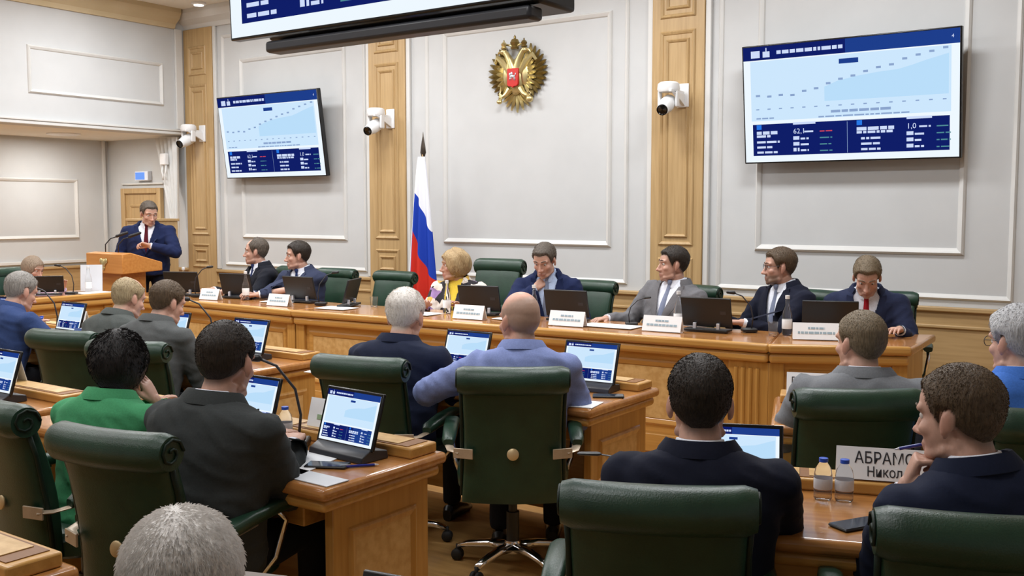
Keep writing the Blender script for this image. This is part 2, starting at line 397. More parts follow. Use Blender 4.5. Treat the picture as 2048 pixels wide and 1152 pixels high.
e = empty('wall_bracket', (-10.56, 7.66, 2.22), 0, 'small white box with dangling cables hung before the white curtain', 'bracket')
MB().box(-.06, .05, -.03, .03, -.02, .12).build('box', 'white_plastic', e, bevel=.01)
for q in (-.035, .03):
    MB().tube([(q, 0, -.02), (q*1.2, -.01, -.1), (q*.4, -.015, -.15), (q*1.1, 0, -.2)], .009).build('cable', 'white_plastic', e, smooth=True)
# wooden cabinet behind the speaker
e = empty('wooden_cabinet', (-10.18, 7.2, .1), 0, 'narrow pale wooden cabinet standing behind the speaker', 'cabinet')
MB().box(-.2, .2, -.2, .2, .04, 1.42).build('body', 'oak_v', e, bevel=.006)
MB().box(-.215, .215, -.215, .215, 1.42, 1.45).build('top', 'oak_h', e, bevel=.006)
MB().box(-.185, .185, -.215, -.2, .1, 1.38).build('door', 'oak_v', e, bevel=.005)
MB().box(-.19, .19, -.19, .19, 0, .04).build('plinth', 'groove_wood', e)

# ---- slides: flat layered artwork shown by every screen
def text_mesh(body, size, bold=0.0):
    cu = bpy.data.curves.new('txt', 'FONT'); cu.body = body; cu.size = size; cu.resolution_u = 2; cu.offset = size * bold
    o = bpy.data.objects.new('txt', cu); C.objects.link(o)
    dg = bpy.context.evaluated_depsgraph_get(); me = bpy.data.meshes.new_from_object(o.evaluated_get(dg))
    v = [tuple(q.co) for q in me.vertices]; f = [tuple(p.vertices) for p in me.polygons]
    bpy.data.objects.remove(o); bpy.data.meshes.remove(me); return v, f
def slide(W, H, fine=True, dz=.0006):
    """x right, y up, +z towards the viewer; origin at the lower left corner"""
    m = MB(); rnd = random.Random(3)
    def R(x0, x1, y0, y1, mat, lay):
        m.mat = SCR.index(mat); z = lay * dz
        m.add([(x0*W, y0*H, z), (x1*W, y0*H, z), (x1*W, y1*H, z), (x0*W, y1*H, z)], [(0, 1, 2, 3)])
    R(0, 1, 0, 1, 'scr_white', 0); R(.035, .965, .36, .875, 'scr_pale', 1)
    R(0, 1, .885, 1, 'scr_navy' , 1); R(.5, 1, .885, 1, 'scr_head', 2)
    R(.04, .96, .055, .33, 'scr_navy', 1); R(.62, .96, .055, .33, 'scr_head', 2) if not fine else None
    # area chart
    m.mat = SCR.index('scr_cyan'); pts = [(.4, .62), (.46, .66), (.55, .69), (.65, .71), (.74, .72), (.8, .745), (.86, .775), (.92, .8), (.955, .815)]
    vs = [(x*W, .5*H, 2*dz) for x, y in pts] + [(x*W, y*H, 2*dz) for x, y in pts]; n = len(pts)
    m.add(vs, [(i, i+1, n+i+1, n+i) for i in range(n-1)])
    # text strokes as short words
    def words(x, y, L, h, mat='scr_text', lay=3):
        e_ = x + L
        while x < e_ - .006:
            l = min(rnd.uniform(.012, .05), e_ - x); R(x, x + l, y, y + h, mat, lay); x += l + .006
    words(.17, .925, .32, .03); R(.04, .085, .905, .965, 'scr_text', 3); R(.1, .135, .905, .955, 'scr_text', 3); R(.115, .12, .955, .985, 'scr_text', 3)
    R(.47, .56, .8, .84, 'scr_head', 3)
    if fine:
        for k in range(16):
            x = .06 + k*.058; y = .50 + (.0 if k < 4 else .025*(k-3)) + rnd.uniform(-.01, .01)
            R(x, x+.022, y + .06, y + .078, 'scr_grey', 3); R(x, x+.016, .455, .465, 'scr_grey', 3)
        words(.43, .40, .28, .022, 'scr_grey'); words(.37, .365, .42, .012, 'scr_grey'); words(.06, .375, .09, .012, 'scr_grey')
    for x0, big in ((.06, 0), (.55, 1)):
        R(x0, x0+.025, .285, .325, 'scr_blue', 3)
        words(x0, .24, .11 if not big else .17, .028); words(x0, .215, .07 if not big else .17, .02)
        for k in range(3): words(x0 + .02*big, .165-.045*k, rnd.uniform(.07, .12), .018)
        xc = x0 + .185 + .04*big
        R(xc, xc + .11, .315, .335, 'scr_text', 3)
        if not fine: R(xc, xc+.03, .24, .275, 'scr_text', 3)
        words(xc + .055, .245, .05, .014)
        for k in range(3): words(xc, .185-.05*k, .03, .03); words(xc+.036, .185-.05*k, .04, .016)
        xr = xc + .13
        for k in range(4): words(xr, .245-.055*k, .06, .01, 'scr_red' if (k == 0 and not big) else 'scr_teal')
    R(.505, .507, .06, .32, 'scr_grey', 3)
    if fine:
        for tx, x, y, s in (('62,1', .245, .238, .05), ('1,0', .775, .238, .05)):
            v, f = text_mesh(tx, s*H*1.25); m.mat = SCR.index('scr_text'); m.add([(x*W + q[0], y*H + q[1], 4*dz) for q in v], f)
        v, f = text_mesh('4', .04*H); m.mat = SCR.index('scr_text'); m.add([(.965*W + q[0], .93*H + q[1], 4*dz) for q in v], f)
    return m
SL_BIG = slide(1, .5625); 
def slide_obj(W, H, M, parent, fine=True, name='screen_image'):
    m = slide(W, H, fine); q = MB(); q.v = [tuple(M @ Vector(p)) for p in m.v]; q.f = m.f; q.m = m.m
    return q.build(name, SCR, parent)
MSCR = Matrix(((1, 0, 0, 0), (0, 0, -1, 0), (0, 1, 0, 0), (0, 0, 0, 1)))   # slide x->x, y->z, towards -y
def television(x, y, z, W, tilt, label, rz=0.0):
    H = W * .5625
    e = empty('television', (x, y, z), rz, label, 'television'); Rt = Matrix.Rotation(math.radians(tilt), 4, 'X')   # top leans to -y
    m = MB(); m.box(-W/2-.012, W/2+.012, -.02, .035, -.012, H+.012, Rt); m.build('panel_body', 'bezel', e, bevel=.006)
    m = MB(); m.box(-W*.3, W*.3, .035, .07, H*.15, H*.7, Rt); m.build('back_cover', 'black_plastic', e, bevel=.01)
    slide_obj(W, H, Rt @ Matrix.Translation((-W/2, -.0212, 0)) @ MSCR, e)
    return e
e = television(-2.315, 7.77, 2.035, 1.60, 7, 'large wall screen with slide, beside the wooden pilaster right of the gilded crest')
MB().box(-.25, .25, .02, .125, .3, .6).build('wall_mount', 'black_plastic', e)
e = television(-8.69, 7.77, 2.03, 1.62, 8, 'large wall screen with slide, on the panelled wall left of the flag')
MB().box(-.25, .25, .02, .125, .3, .6).build('wall_mount', 'black_plastic', e)
# hanging screen
e = television(-2.94, 3.26, 2.475, 1.95, 2, 'large screen hung from the ceiling on a black double housing')
MB().box(-.80, .76, .05, .31, -.02, 1.1).build('housing', 'black_plastic', e, bevel=.015)
m = MB(); m.box(-.77, .74, .0, .10, -.085, -.03); m.build('speaker_bar', 'dark_plastic', e, bevel=.015)
MB().box(-.6, .2, .12, .22, -.035, -.02).build('cable_tray', 'dark_plastic', e, bevel=.005)
MB().tube([(0, .17, 1.08), (0, .17, 1.575)], .035, 14).build('ceiling_pole', 'dark_plastic', e, smooth='auto')

# ---- ptz cameras on the pilasters
def ptz(x, z, label, yaw=8):
    e = empty('ptz_camera', (x, yb-.05, z), 0, label, 'camera', 'white cameras on the pilasters')
    m = MB(); m.box(-.05, .06, -.02, 0, -.06, .14); m.build('wall_plate', 'white_plastic', e, bevel=.008)
    m = MB(); m.prism([(-.005, -.26), (-.005, 0), (.02, 0), (.02, -.26)], .05, .075); m.add([(.0, -.02, -.05), (.03, -.02, -.05), (.03, -.22, .05), (.0, -.22, .05), (.0, -.02, .05), (.03, -.02, .05)], [(0, 1, 2, 3), (0, 3, 4), (1, 5, 2), (0, 4, 5, 1), (3, 2, 5, 4)]); m.build('shelf_bracket', 'white_plastic', e, bevel=.004)
    m = MB(); m.lathe([(.001, .078), (.085, .078), (.095, .1), (.09, .145), (.07, .16), (.001, .162)], 24, Matrix.Translation((-.05, -.17, -.02))); m.build('base', 'white_plastic', e, smooth='auto')
    hx = Matrix.Translation((-.055, -.185, -.045)) @ Matrix.Rotation(math.radians(yaw), 4, 'Z') @ Matrix.Rotation(math.radians(24), 4, 'X')
    for s in (-1, 1):
        m = MB(); m.box(s*.075-.012, s*.075+.012, -.035, .035, -.04, .1, Matrix.Translation((-.05, -.17, -.03)) @ Matrix.Rotation(math.radians(yaw), 4, 'Z')); m.build('yoke_arm', 'white_plastic', e, bevel=.012)
    m = MB(); m.lathe([(.04, -.08), (.062, -.07), (.066, 0), (.064, .05), (.052, .1), (.05, .13), (.046, .135)], 22, hx @ Matrix.Rotation(PI/2, 4, 'X')); m.build('camera_head', 'white_plastic', e, smooth='auto')
    m = MB(); m.lathe([(.047, .126), (.047, .144), (.040, .148), (.036, .138), (.001, .136)], 22, hx @ Matrix.Rotation(PI/2, 4, 'X')); m.build('lens', 'lens', e, smooth='auto')
ptz(-10.06, 2.53, 'white dome camera on the pilaster next to the white curtain')
ptz(-7.03, 2.55, 'white dome camera on the pilaster behind the flag')
ptz(-3.73, 2.575, 'white dome camera on the pilaster beside the gilded crest and wide screen')

# ---- gilded crest
def crest():
    e = empty('wall_crest', (-5.45, yb, 2.92), 0, 'gilded double-headed eagle crest with a red shield on the white wall', 'crest')
    def feather(m, a, ang, L, wd, y0=-.03):
        dx, dz = math.cos(ang), math.sin(ang); nx, nz = -dz, dx; rings = []
        for t, ww, yy in ((0, .6, 0), (.3, 1, -.012), (.7, .85, -.014), (.92, .5, -.008), (1, .08, 0)):
            cx, cz = a[0] + dx*L*t, a[1] + dz*L*t; k = wd*ww
            rings.append([(cx + nx*k, y0+.006, cz + nz*k), (cx, y0 + yy - .006, cz), (cx - nx*k, y0+.006, cz - nz*k), (cx, y0+.02, cz)])
        m.loft(rings)
    for s in (-1, 1):
        w_ = MB()
        for k in range(12):
            t = k/11; a = math.radians(84 - 150*t); rx = .135 + .045*math.sin(PI*t); L = .165 - .05*t + .02*math.sin(PI*t)
            feather(w_, (s*rx, .12 - .22*t), a if s > 0 else PI - a, L, .024, -.03 - .002*(k % 2))
        wg = w_.build('wing', 'gold_dark', e, smooth='auto'); w_ = MB()  # outer feathers in darker gold: the relief's shade contrast put into the colour
        for k in range(9):
            t = k/8; a = math.radians(75 - 140*t); feather(w_, (s*(.10 + .02*math.sin(PI*t)), .11 - .2*t), a if s > 0 else PI - a, .11, .022, -.055)
        w_.ell((s*.10, -.05, .01), (.05, .03, .12)); w_.tube([(s*.06, -.06, .02), (s*.13, -.07, .12), (s*.2, -.065, .17), (s*.235, -.06, .12)], [.035, .035, .028, .015], 8)
        w_.build('covert_feathers', 'gold', wg, smooth='auto')
        h = MB(); h.tube([(s*.03, -.06, .06), (s*.05, -.075, .13), (s*.085, -.08, .19), (s*.11, -.085, .215)], [.05, .036, .028, .027], 10)
        h.ell((s*.118, -.085, .218), (.034, .03, .028)); h.tube([(s*.14, -.085, .22), (s*.175, -.085, .213), (s*.19, -.085, .19)], [.016, .012, .002], 8)
        h.build('eagle_head', 'gold', e, smooth='auto')
        c = MB(); c.lathe([(.028, 0), (.032, .01), (.02, .02), (.03, .04), (.02, .058), (.006, .064), (.008, .075), (.001, .085)], 10, Matrix.Translation((s*.115, -.085, .245))); c.build('crown', 'gold_dark' if s > 0 else 'gold', e, smooth='auto')
        f = MB(); f.tube([(s*.06, -.06, -.13), (s*.1, -.07, -.18), (s*.14, -.07, -.2)], [.035, .025, .018], 8)
        for q in (-.03, 0, .03): f.tube([(s*.14, -.07, -.2), (s*(.165), -.085, -.2+q), (s*.185, -.07, -.215+q*1.3)], [.014, .012, .004], 6)
        f.build('claw', 'gold', e, smooth='auto')
    m = MB(); m.ell((0, -.05, -.02), (.09, .04, .17)); m.build('body', 'gold', e, smooth=True)
    m = MB()
    for k in range(7): feather(m, (.012*(k-3), -.16), math.radians(-90 + 19*(k-3)), .19 - .012*abs(k-3), .022, -.03)
    m.build('tail', 'gold', e, smooth='auto')
    m = MB(); m.lathe([(.035, 0), (.042, .015), (.03, .03), (.046, .06), (.032, .09), (.01, .1), (.012, .115), (.001, .135)], 12, Matrix.Translation((0, -.07, .235))); m.build('crown', 'gold_dark', e, smooth='auto')
    m = MB(); m.tube([(-.1, -.06, .285), (-.05, -.07, .275), (0, -.06, .25), (.05, -.07, .275), (.1, -.06, .285)], .01, 6); m.build('ribbon', 'gold', e, smooth=True)
    m = MB(); m.tube([(-.17, -.08, -.245), (-.165, -.08, -.19), (-.155, -.08, -.1)], [.016, .009, .007], 8); m.ell((-.172, -.08, -.245), (.03, .022, .022)); m.build('scepter', 'gold', e, smooth=True)
    m = MB(); m.ell((.175, -.08, -.235), (.036, .03, .034)); m.box(.168, .182, -.085, -.075, -.2, -.165).box(.158, .192, -.085, -.075, -.188, -.176); m.build('orb', 'gold', e, smooth='auto')
    pts = [(-.062, .075), (.062, .075), (.062, -.075), (.045, -.092), (.012, -.094), (0, -.106), (-.012, -.094), (-.045, -.092), (-.062, -.075)]
    Mx = Matrix(((1, 0, 0, 0), (0, 0, -1, 0), (0, 1, 0, 0), (0, 0, 0, 1)))
    m = MB(); m.prism([(x, z-.02) for x, z in pts], .09, .112, Mx); sh = m.build('shield', 'shield_red', e, bevel=.004)
    m = MB(); m.ell((0, -.114, -.02), (.032, .008, .014)); m.ell((-.006, -.116, .005), (.012, .008, .018)); m.ell((-.028, -.114, 0), (.01, .006, .016))
    for q in (-.024, -.012, .014, .026): m.tube([(q, -.114, -.026), (q*1.3, -.114, -.055)], .004, 5)
    m.tube([(.03, -.114, -.02), (.04, -.114, .01)], .005, 5); m.tube([(-.005, -.118, .01), (.03, -.12, -.06)], .003, 5)
    m.build('rider', 'silver', sh, smooth=True)
crest()

# ---- flag on a pole
def flag():
    e = empty('flag', (-6.26, 7.45, .1), 0, 'white, blue and red flag hanging on a pole behind the empty chair', 'flag')
    MB().lathe([(.001, 0), (.17, 0), (.17, .02), (.05, .05), (.03, .09), (.001, .09)], 24).build('base', 'spear', e, smooth='auto')
    MB().tube([(0, 0, .05), (0, 0, 2.1)], .014, 10).build('pole', 'oak_v', e, smooth='auto')
    MB().lathe([(.001, 2.06), (.02, 2.06), (.026, 2.08), (.034, 2.1), (.026, 2.16), (.012, 2.23), (.001, 2.30)], 12, Matrix.Diagonal((1, .5, 1, 1))).build('finial', 'spear', e, smooth=True)
    nu, nv = 60, 50; vs = []; st = []
    for j in range(nv + 1):
        t = j / nv; z = 2.06 - 1.62 * t
        hw = .04 + .155 * (t ** .75) if t < .92 else .04 + .155*(.92**.75) - (t-.92)*.5
        for i in range(nu + 1):
            u = i / nu; x = (u*2 - 1) * hw + .015 * t
            y = -.03 - .05 * (t ** .6) * math.sin(u * PI) - .028 * (.3 + t) * math.sin(u * 15 + t*1.2)
            zz = z - .10 * t * math.sin(u * PI * .9) * (1 if t > .5 else t*2)
            vs.append((x, y, zz)); s = t * .95 - (u - .5) * .30 * min(1, t*2.6)
            if u < .10: s = min(s, .2)
            st.append(s)
    fs = [(j*(nu+1)+i, j*(nu+1)+i+1, (j+1)*(nu+1)+i+1, (j+1)*(nu+1)+i) for j in range(nv) for i in range(nu)]
    N = len(vs); fs += [(N+a, N+d_, N+c_, N+b_) for a, b_, c_, d_ in fs]
    vs += [(x, y + .012, z) for x, y, z in vs]
    m = MB(); m.add(vs, fs)
    mt, nt, p = base('flag_cloth', (1, 1, 1, 1), .65, spec=.25); at = nt.nodes.new('ShaderNodeAttribute'); at.attribute_name = 'stripe'
    rp = nt.nodes.new('ShaderNodeValToRGB'); rp.color_ramp.interpolation = 'CONSTANT'; el = rp.color_ramp.elements
    el[0].position = 0; el[0].color = srgb(226, 228, 236); el[1].position = .265; el[1].color = srgb(22, 60, 170); k = el.new(.53); k.color = srgb(206, 48, 34)
    nt.links.new(at.outputs['Fac'], rp.inputs['Fac']); nt.links.new(rp.outputs[0], p.inputs['Base Color'])
    o = m.build('cloth', mt, e, smooth=True); a = o.data.attributes.new('stripe', 'FLOAT', 'POINT'); a.data.foreach_set('value', st + st)
flag()

# ================================================================== FURNITURE
R_ = math.radians
def loc2w(o, p):
    """local xy of a placed thing -> world"""
    c, s = math.cos(o.rotation_euler[2]), math.sin(o.rotation_euler[2]); return (o.location[0] + c*p[0] - s*p[1], o.location[1] + s*p[0] + c*p[1])
def panelled(mb_parent, x0, x1, z0, z1, y, n, name='panel', sgn=-1, fr=.05):
    """n burl panels with a mitred frame on a board standing in the plane y (facing sgn*y)"""
    step = (x1 - x0) / n
    for k in range(n):
        a, b = x0 + step*k + .03, x0 + step*(k+1) - .03
        m = MB(); m.box(a+fr, b-fr, min(y, y+sgn*.006), max(y, y+sgn*.006), z0+fr, z1-fr); pn = m.build(name, 'burl', mb_parent)
        m = MB(); frame_mb(m, a, b, z0, z1, fr, .014, lambda u, v, h: (u, y + sgn*h, v)); m.build('panel_moulding', 'honey_h', pn)
def desk(name, x, y, L, D, rz, label, hatch=True):
    """origin at the near left corner; sitters at -y, ledge at +y"""
    e = empty(name, (x, y, 0), R_(rz), label, 'desk', 'delegate desks')
    MB().box(0, L, 0, D, .70, .745).build('desktop', 'honey_top', e, bevel=.018, seg=3)
    MB().box(.02, L-.02, .02, D-.02, .655, .70).build('edge_moulding', 'honey_h', e, bevel=.018, seg=3)
    lg = MB().box(.03, L-.03, D-.18, D-.03, .745, .785).build('ledge', 'honey_h', e, bevel=.007)
    MB().box(.06, L-.06, D-.162, D-.048, .785, .7875).build('ledge_groove', 'groove_wood', lg)
    n = 3; st = (L-.2)/n
    for k in range(n): MB().box(.1+st*k+.015, .1+st*(k+1)-.015, D-.152, D-.058, .7875, .7905).build('cable_hatch', 'burl', lg, bevel=.002)
    for xx in (.05, L-.09):
        ep = MB().box(xx, xx+.04, .09, D-.06, 0, .655).build('end_panel', 'honey_v', e, bevel=.004)
        xo = xx if xx < 1 else xx+.04; sg = -1 if xx < 1 else 1
        m = MB(); frame_mb(m, .16, D-.13, .1, .57, .04, .012, lambda u, v, h: (xo + sg*h, u, v)); m.build('panel_moulding', 'honey_v', ep)
        m = MB(); m.box(min(xo, xo+sg*.004), max(xo, xo+sg*.004), .195, D-.165, .135, .535); m.build('panel', 'burl', ep)
    mp = MB().box(.09, L-.09, D-.13, D-.1, .04, .655).build('modesty_panel', 'honey_h', e)
    panelled(mp, .12, L-.12, .1, .58, D-.1, 2, sgn=1)
    for k in range(2):
        a = L*(.25+.5*k)
        MB().box(a-.27, a+.27, .1, .34, .56, .655).build('drawer_box', 'honey_h', e, bevel=.006)
    return e
DK = {}
DK['c1'] = desk('delegate_desk', -3.98, 3.88, 1.70, .70, 0, 'wooden desk of the bald and the white-haired delegates facing the long head table')
DK['c2'] = desk('delegate_desk', -4.2, 2.25, 1.88, .645, 0, 'wooden desk of the woman in green and the charcoal-suited man')
DK['c3'] = desk('delegate_desk', -4.2, .76, 1.87, .65, 0, 'wooden desk whose corner stands behind the chair of the woman in green')
DK['l1'] = desk('delegate_desk', -6.36, 3.70, 1.94, .64, 0, 'wooden desk of the two grey-suited delegates, next to the aisle')
DK['l0'] = desk('delegate_desk', -8.32, 3.70, 1.94, .64, 0, 'wooden desk of the delegate in the blue suit, farthest from the aisle')
DK['l2'] = desk('delegate_desk', -6.27, 2.11, 1.94, .64, 0, 'wooden desk with one tablet beside the woman in green')
DK['r1'] = desk('delegate_desk', -1.50, 4.05, 1.92, .68, 19, 'wooden desk of the grey-suited delegate in front of the right end of the head table')
DK['r2'] = desk('delegate_desk', -1.52, 2.45, 1.92, .68, 19, 'wooden desk with two water bottles and a black-lettered name plate')
DK['r3'] = desk('delegate_desk', -1.54, .85, 1.75, .64, 19, 'wooden desk in front of the white-haired man seated alone')

# ---- head table in units
K0, K1, K2, K3 = Vector((-8.5, 5.60)), Vector((-6.0, 5.49)), Vector((-2.13, 5.69)), Vector((-1.40, 6.05))
def head_table(name, p0, p1, D, e0, e1, npan, label, flutes=(), ends=(False, False)):
    d = p1 - p0; L = d.length; ang = math.atan2(d.y, d.x)
    e = empty(name, (p0.x, p0.y, .1), ang, label, 'table', 'units of the long head table')
    def poly(q, qb=0.0): q = .002; return [(q, 0), (L-q, 0), (L+e1-q, D-qb), (e0+q, D-qb)]
    MB().prism(poly(0), .70, .75).build('tabletop', 'honey_top', e, bevel=.016, seg=3)
    MB().prism([(.0, -.004), (L, -.004), (L, .05), (0, .05)], .705, .756).build('front_edge', 'honey_h', e, bevel=.016, seg=3)
    MB().prism([(.008, .012), (L-.008, .012), (L-.008, .1), (.008, .1)], .64, .70).build('edge_moulding', 'honey_h', e, bevel=.02, seg=3)
    fr = MB().box(.01, L-.01, .07, .11, 0, .64).build('front_board', 'honey_h', e)
    MB().box(.01, L-.01, .045, .07, 0, .12).build('plinth', 'honey_h', fr, bevel=.006)
    f0 = .26 if 0 in flutes else .1; f1 = .26 if 1 in flutes else .1
    panelled(fr, f0, L-f1, .17, .60, .07, npan)
    for k, wd in ((0, f0), (1, f1)):
        a = .01 if k == 0 else L-wd-.0
        st = MB().box(a, a+wd-.01, .045, .07, .12, .64).build('stile', 'honey_v', fr, bevel=.004)
        if k in flutes:
            for j in range(4): MB().tube([(a+.05+j*.045, .046, .16), (a+.05+j*.045, .046, .6)], .014, 8).build('flute', 'honey_v', st, smooth='auto')
    for k, on in enumerate(ends):
        if on:
            xx = .03 if k == 0 else L-.07
            sk = (e0 if k == 0 else e1) * (D-.16) / D
            MB().prism([(xx, .07), (xx+.04, .07), (xx+.04+sk, D-.09), (xx+sk, D-.09)], 0, .70).build('end_panel', 'honey_v', e, bevel=.004)
    MB().box(L*.5-.02, L*.5+.02, .11, D-.1, 0, .70).build('support', 'honey_v', e)
    return e
def bis(a, b, c, D):
    n1 = Vector((-(b-a).y, (b-a).x)).normalized(); n2 = Vector((-(c-b).y, (c-b).x)).normalized()
    m = (n1+n2).normalized(); return b + m * (D / m.dot(n1))
TD = .70
b1 = bis(K0, K1, K2, TD); b2 = bis(K1, K2, K3, TD)
def along(p0, p1, q): d = (p1-p0).normalized(); return (q-p0).dot(d)
head_table('head_table_unit', K0, K1, TD, 0, along(K0, K1, b1) - (K1-K0).length, 3, 'side unit of the long wooden head table in front of the lectern', (), (True, True))
head_table('head_table_unit', K1, K2, TD, along(K1, K2, b1), along(K1, K2, b2) - (K2-K1).length, 4, 'long middle unit of the wooden head table with burl panels', (1,), (False, False))
head_table('head_table_unit', K2, K3, TD, along(K2, K3, b2), .31, 1, 'short angled end unit of the wooden head table by the man with the red tie', (), (False, True))
head_table('secretary_table', Vector((-8.69, 4.1)), Vector((-8.69, 5.72)), .62, 0, 0, 2, 'wooden side table where the woman in lilac sits', (), (True, True))
bpy.data.objects['secretary_table'].pop('group', None)
TZ = .856   # head table surface

# ---- chairs
def superring(cx, cy, a, b, n, z=0, k=4.0):
    r = []
    for i in range(n):
        t = 2*PI*i/n; c, s = math.cos(t), math.sin(t)
        r.append((cx + a*math.copysign(abs(c)**(2/k), c), cy + b*math.copysign(abs(s)**(2/k), s), z))
    return r
def make_chair():
    e = empty('swivel_chair', (0, 0, 0)); tag(e, 'x', 'chair', 'green leather swivel chairs')
    rings = []
    for z, a, y0, b in ((.40, .235, .02, .22), (.415, .25, .02, .24), (.47, .255, .02, .245), (.495, .24, .02, .23), (.505, .2, .02, .19)): rings.append(superring(0, y0, a, b, 36, z))
    MB().loft(rings).build('seat', 'leather', e, smooth='auto')
    rings = []
    for k in range(15):
        t = k/14; z = .37 + .56*t; y = -.245 - .085*t + .03*math.sin(PI*t); th = .035 + .012*math.sin(PI*t)
        wd = .225 - .01*math.sin(PI*t*.9)
        if k in (0, 14): th *= .6
        rg = superring(0, 0, wd, th, 40, 0, 5); rings.append([(p[0], y + p[1] + .035*(p[0]/.23)**2, z) for p in rg])
    bk = MB().loft(rings).build('backrest', 'leather', e, smooth='auto')
    for s in (-1, 1):
        m = MB(); m.tube([(s*.224, -.22, .40), (s*.222, -.235, .6), (s*.222, -.27, .8), (s*.226, -.30, .90)], .009, 8); m.build('piping', 'leather_dark', bk, smooth=True)
    rings = []   # the roll: axis x, behind the top edge
    for k in range(17):
        x = -.238 + .476*k/16; r = .062 if 0 < k < 16 else .052
        yc = -.338 + .03*(x/.23)**2
        rings.append([(x, yc + r*1.0*math.cos(2*PI*i/24), .925 + r*math.sin(2*PI*i/24)) for i in range(24)])
    hr = MB().loft(rings).build('head_roll', 'leather', e, smooth='auto')
    for s in (-1, 1):
        m = MB(); m.tube([(s*.241, -.308 + q*math.cos(a), .925 + q*math.sin(a)) for q, a in [(.05 - .0035*i, i*.75) for i in range(13)]], .005, 6); m.build('scroll_piping', 'leather_dark', hr, smooth=True)
    MB().lathe([(.001, 0), (.026, 0), (.026, .004), (.02, .009), (.001, .01)], 24, Matrix.Translation((0, -.302, .60)) @ Matrix.Rotation(R_(81), 4, 'X')).build('medallion', 'medal_metal', e, smooth='auto')
    for s in (-1, 1):
        rings = []
        for y, zz, wx, hz in ((-.19, .625, .022, .016), (-.17, .635, .03, .022), (-.02, .655, .034, .024), (.12, .66, .034, .022), (.19, .65, .026, .016)):
            rings.append([(s*.285 + q[0], y, zz + q[1]) for q in superring(0, 0, wx, hz, 14, 0, 3)])
        ar = MB().loft(rings).build('armrest', 'leather', e, smooth='auto')
        m = MB(); m.box(-.004, .004, -.045, .045, -.022, .022, Matrix.Translation((s*.215, -.285, .6)) @ Matrix.Rotation(s*R_(-70), 4, 'Z')); m.build('back_bracket', 'bracket_metal', ar, bevel=.002)
        m = MB(); m.tube([(s*.228, -.27, .6), (s*.27, -.24, .605), (s*.287, -.16, .615), (s*.287, .0, .628)], [.02]*4, 8, flat=.3); m.build('side_bracket', 'bracket_metal', ar, smooth='auto')
        m = MB(); m.tube([(s*.287, .12, .64), (s*.29, .16, .60), (s*.275, .12, .48), (s*.24, .06, .41)], .012, 8); m.build('front_strut', 'chrome', ar, smooth=True)
    MB().lathe([(.09, .37), (.09, .40), (.001, .40), (.001, .37)], 16).build('seat_plate', 'black_plastic', e)
    MB().lathe([(.03, .1), (.03, .26), (.02, .26), (.02, .38)], 16).build('gas_column', 'black_plastic', e, smooth='auto')
    MB().lathe([(.001, .065), (.045, .07), (.048, .10), (.035, .125), (.001, .125)], 18).build('hub', 'chrome', e, smooth='auto')
    leg = cas = whl = None
    for k in range(5):
        a = R_(90 + 72*k); c, s = math.cos(a), math.sin(a)
        if leg is None:
            m = MB(); rr = []
            for q, z, wy, hz in ((.02, .095, .03, .022), (.12, .098, .026, .018), (.22, .085, .021, .014), (.27, .07, .018, .012)): rr.append([(q, w_[0], z + w_[1]) for w_ in superring(0, 0, wy, hz, 12, 0, 2.6)])
            leg = m.loft(rr).mesh('leg'); leg.materials.append(MT['chrome']); leg.polygons.foreach_set('use_smooth', [True]*len(leg.polygons))
            m = MB()
            for q in (-.014, .014): m.lathe([(.001, -.009), (.024, -.009), (.028, 0), (.024, .009), (.001, .009)], 16, Matrix.Translation((.275, q, .028)) @ Matrix.Rotation(PI/2, 4, 'X'))
            m.tube([(.275, 0, .03), (.275, 0, .075)], .009, 8)
            cas = m.mesh('caster'); cas.materials.append(MT['rubber']); cas.polygons.foreach_set('use_smooth', [True]*len(cas.polygons))
        l = bpy.data.objects.new('leg', leg); C.objects.link(l); l.parent = e; l.rotation_euler = (0, 0, a)
        c_ = bpy.data.objects.new('caster', cas); C.objects.link(c_); c_.parent = l
    return e
CH0 = make_chair(); ch_used = [False]
def chair(x, y, psi, label, z=0.0, sc=1.0, srz=None):
    if not ch_used[0]: e = CH0; ch_used[0] = True
    else: e = copy_tree(CH0)
    e.location = (x, y, z); e.rotation_euler = (0, 0, R_(psi)); e.scale = (1, 1, sc); e['label'] = label
    return e

# ---- lectern
def lectern():
    e = empty('lectern', (-9.10, 5.86, .1), 0, 'honey wooden lectern with a gold emblem and two microphones', 'lectern')
    m = MB(); pr = [(0, .915), (0, 1.115), (.10, 1.125), (.46, 1.02), (.46, .935)]   # y, z
    m.loft([[(x, y, z) for y, z in pr] for x in (-.31, .31)]); m.build('desk_box', 'lectern_wood', e, bevel=.008)
    MB().box(-.17, .17, .08, .36, .08, .93).build('column', 'lectern_wood', e, bevel=.006)
    MB().box(-.27, .27, .05, .5, 0, .08).build('base', 'lectern_wood', e, bevel=.01)
    m = MB(); m.ell((0, -.006, 1.02), (.035, .012, .045)); m.ell((-.04, -.006, 1.04), (.025, .008, .03)); m.ell((.04, -.006, 1.04), (.025, .008, .03)); m.ell((0, -.006, .97), (.02, .008, .025)); m.build('emblem', 'gold', e, smooth=True)
    for q in (-.12, .10):
        g = MB(); g.tube([(q, .1, 1.12), (q, .1, 1.2), (q+.03, .14, 1.26), (q+.1, .2, 1.29)], .006, 8); gn = g.build('gooseneck', 'black_plastic', e, smooth=True)
        g = MB(); g.cap((q+.08, .18, 1.285), (q+.15, .25, 1.32), .016, .014); g.build('microphone_head', 'black_plastic', gn, smooth=True)
    return e
lectern()

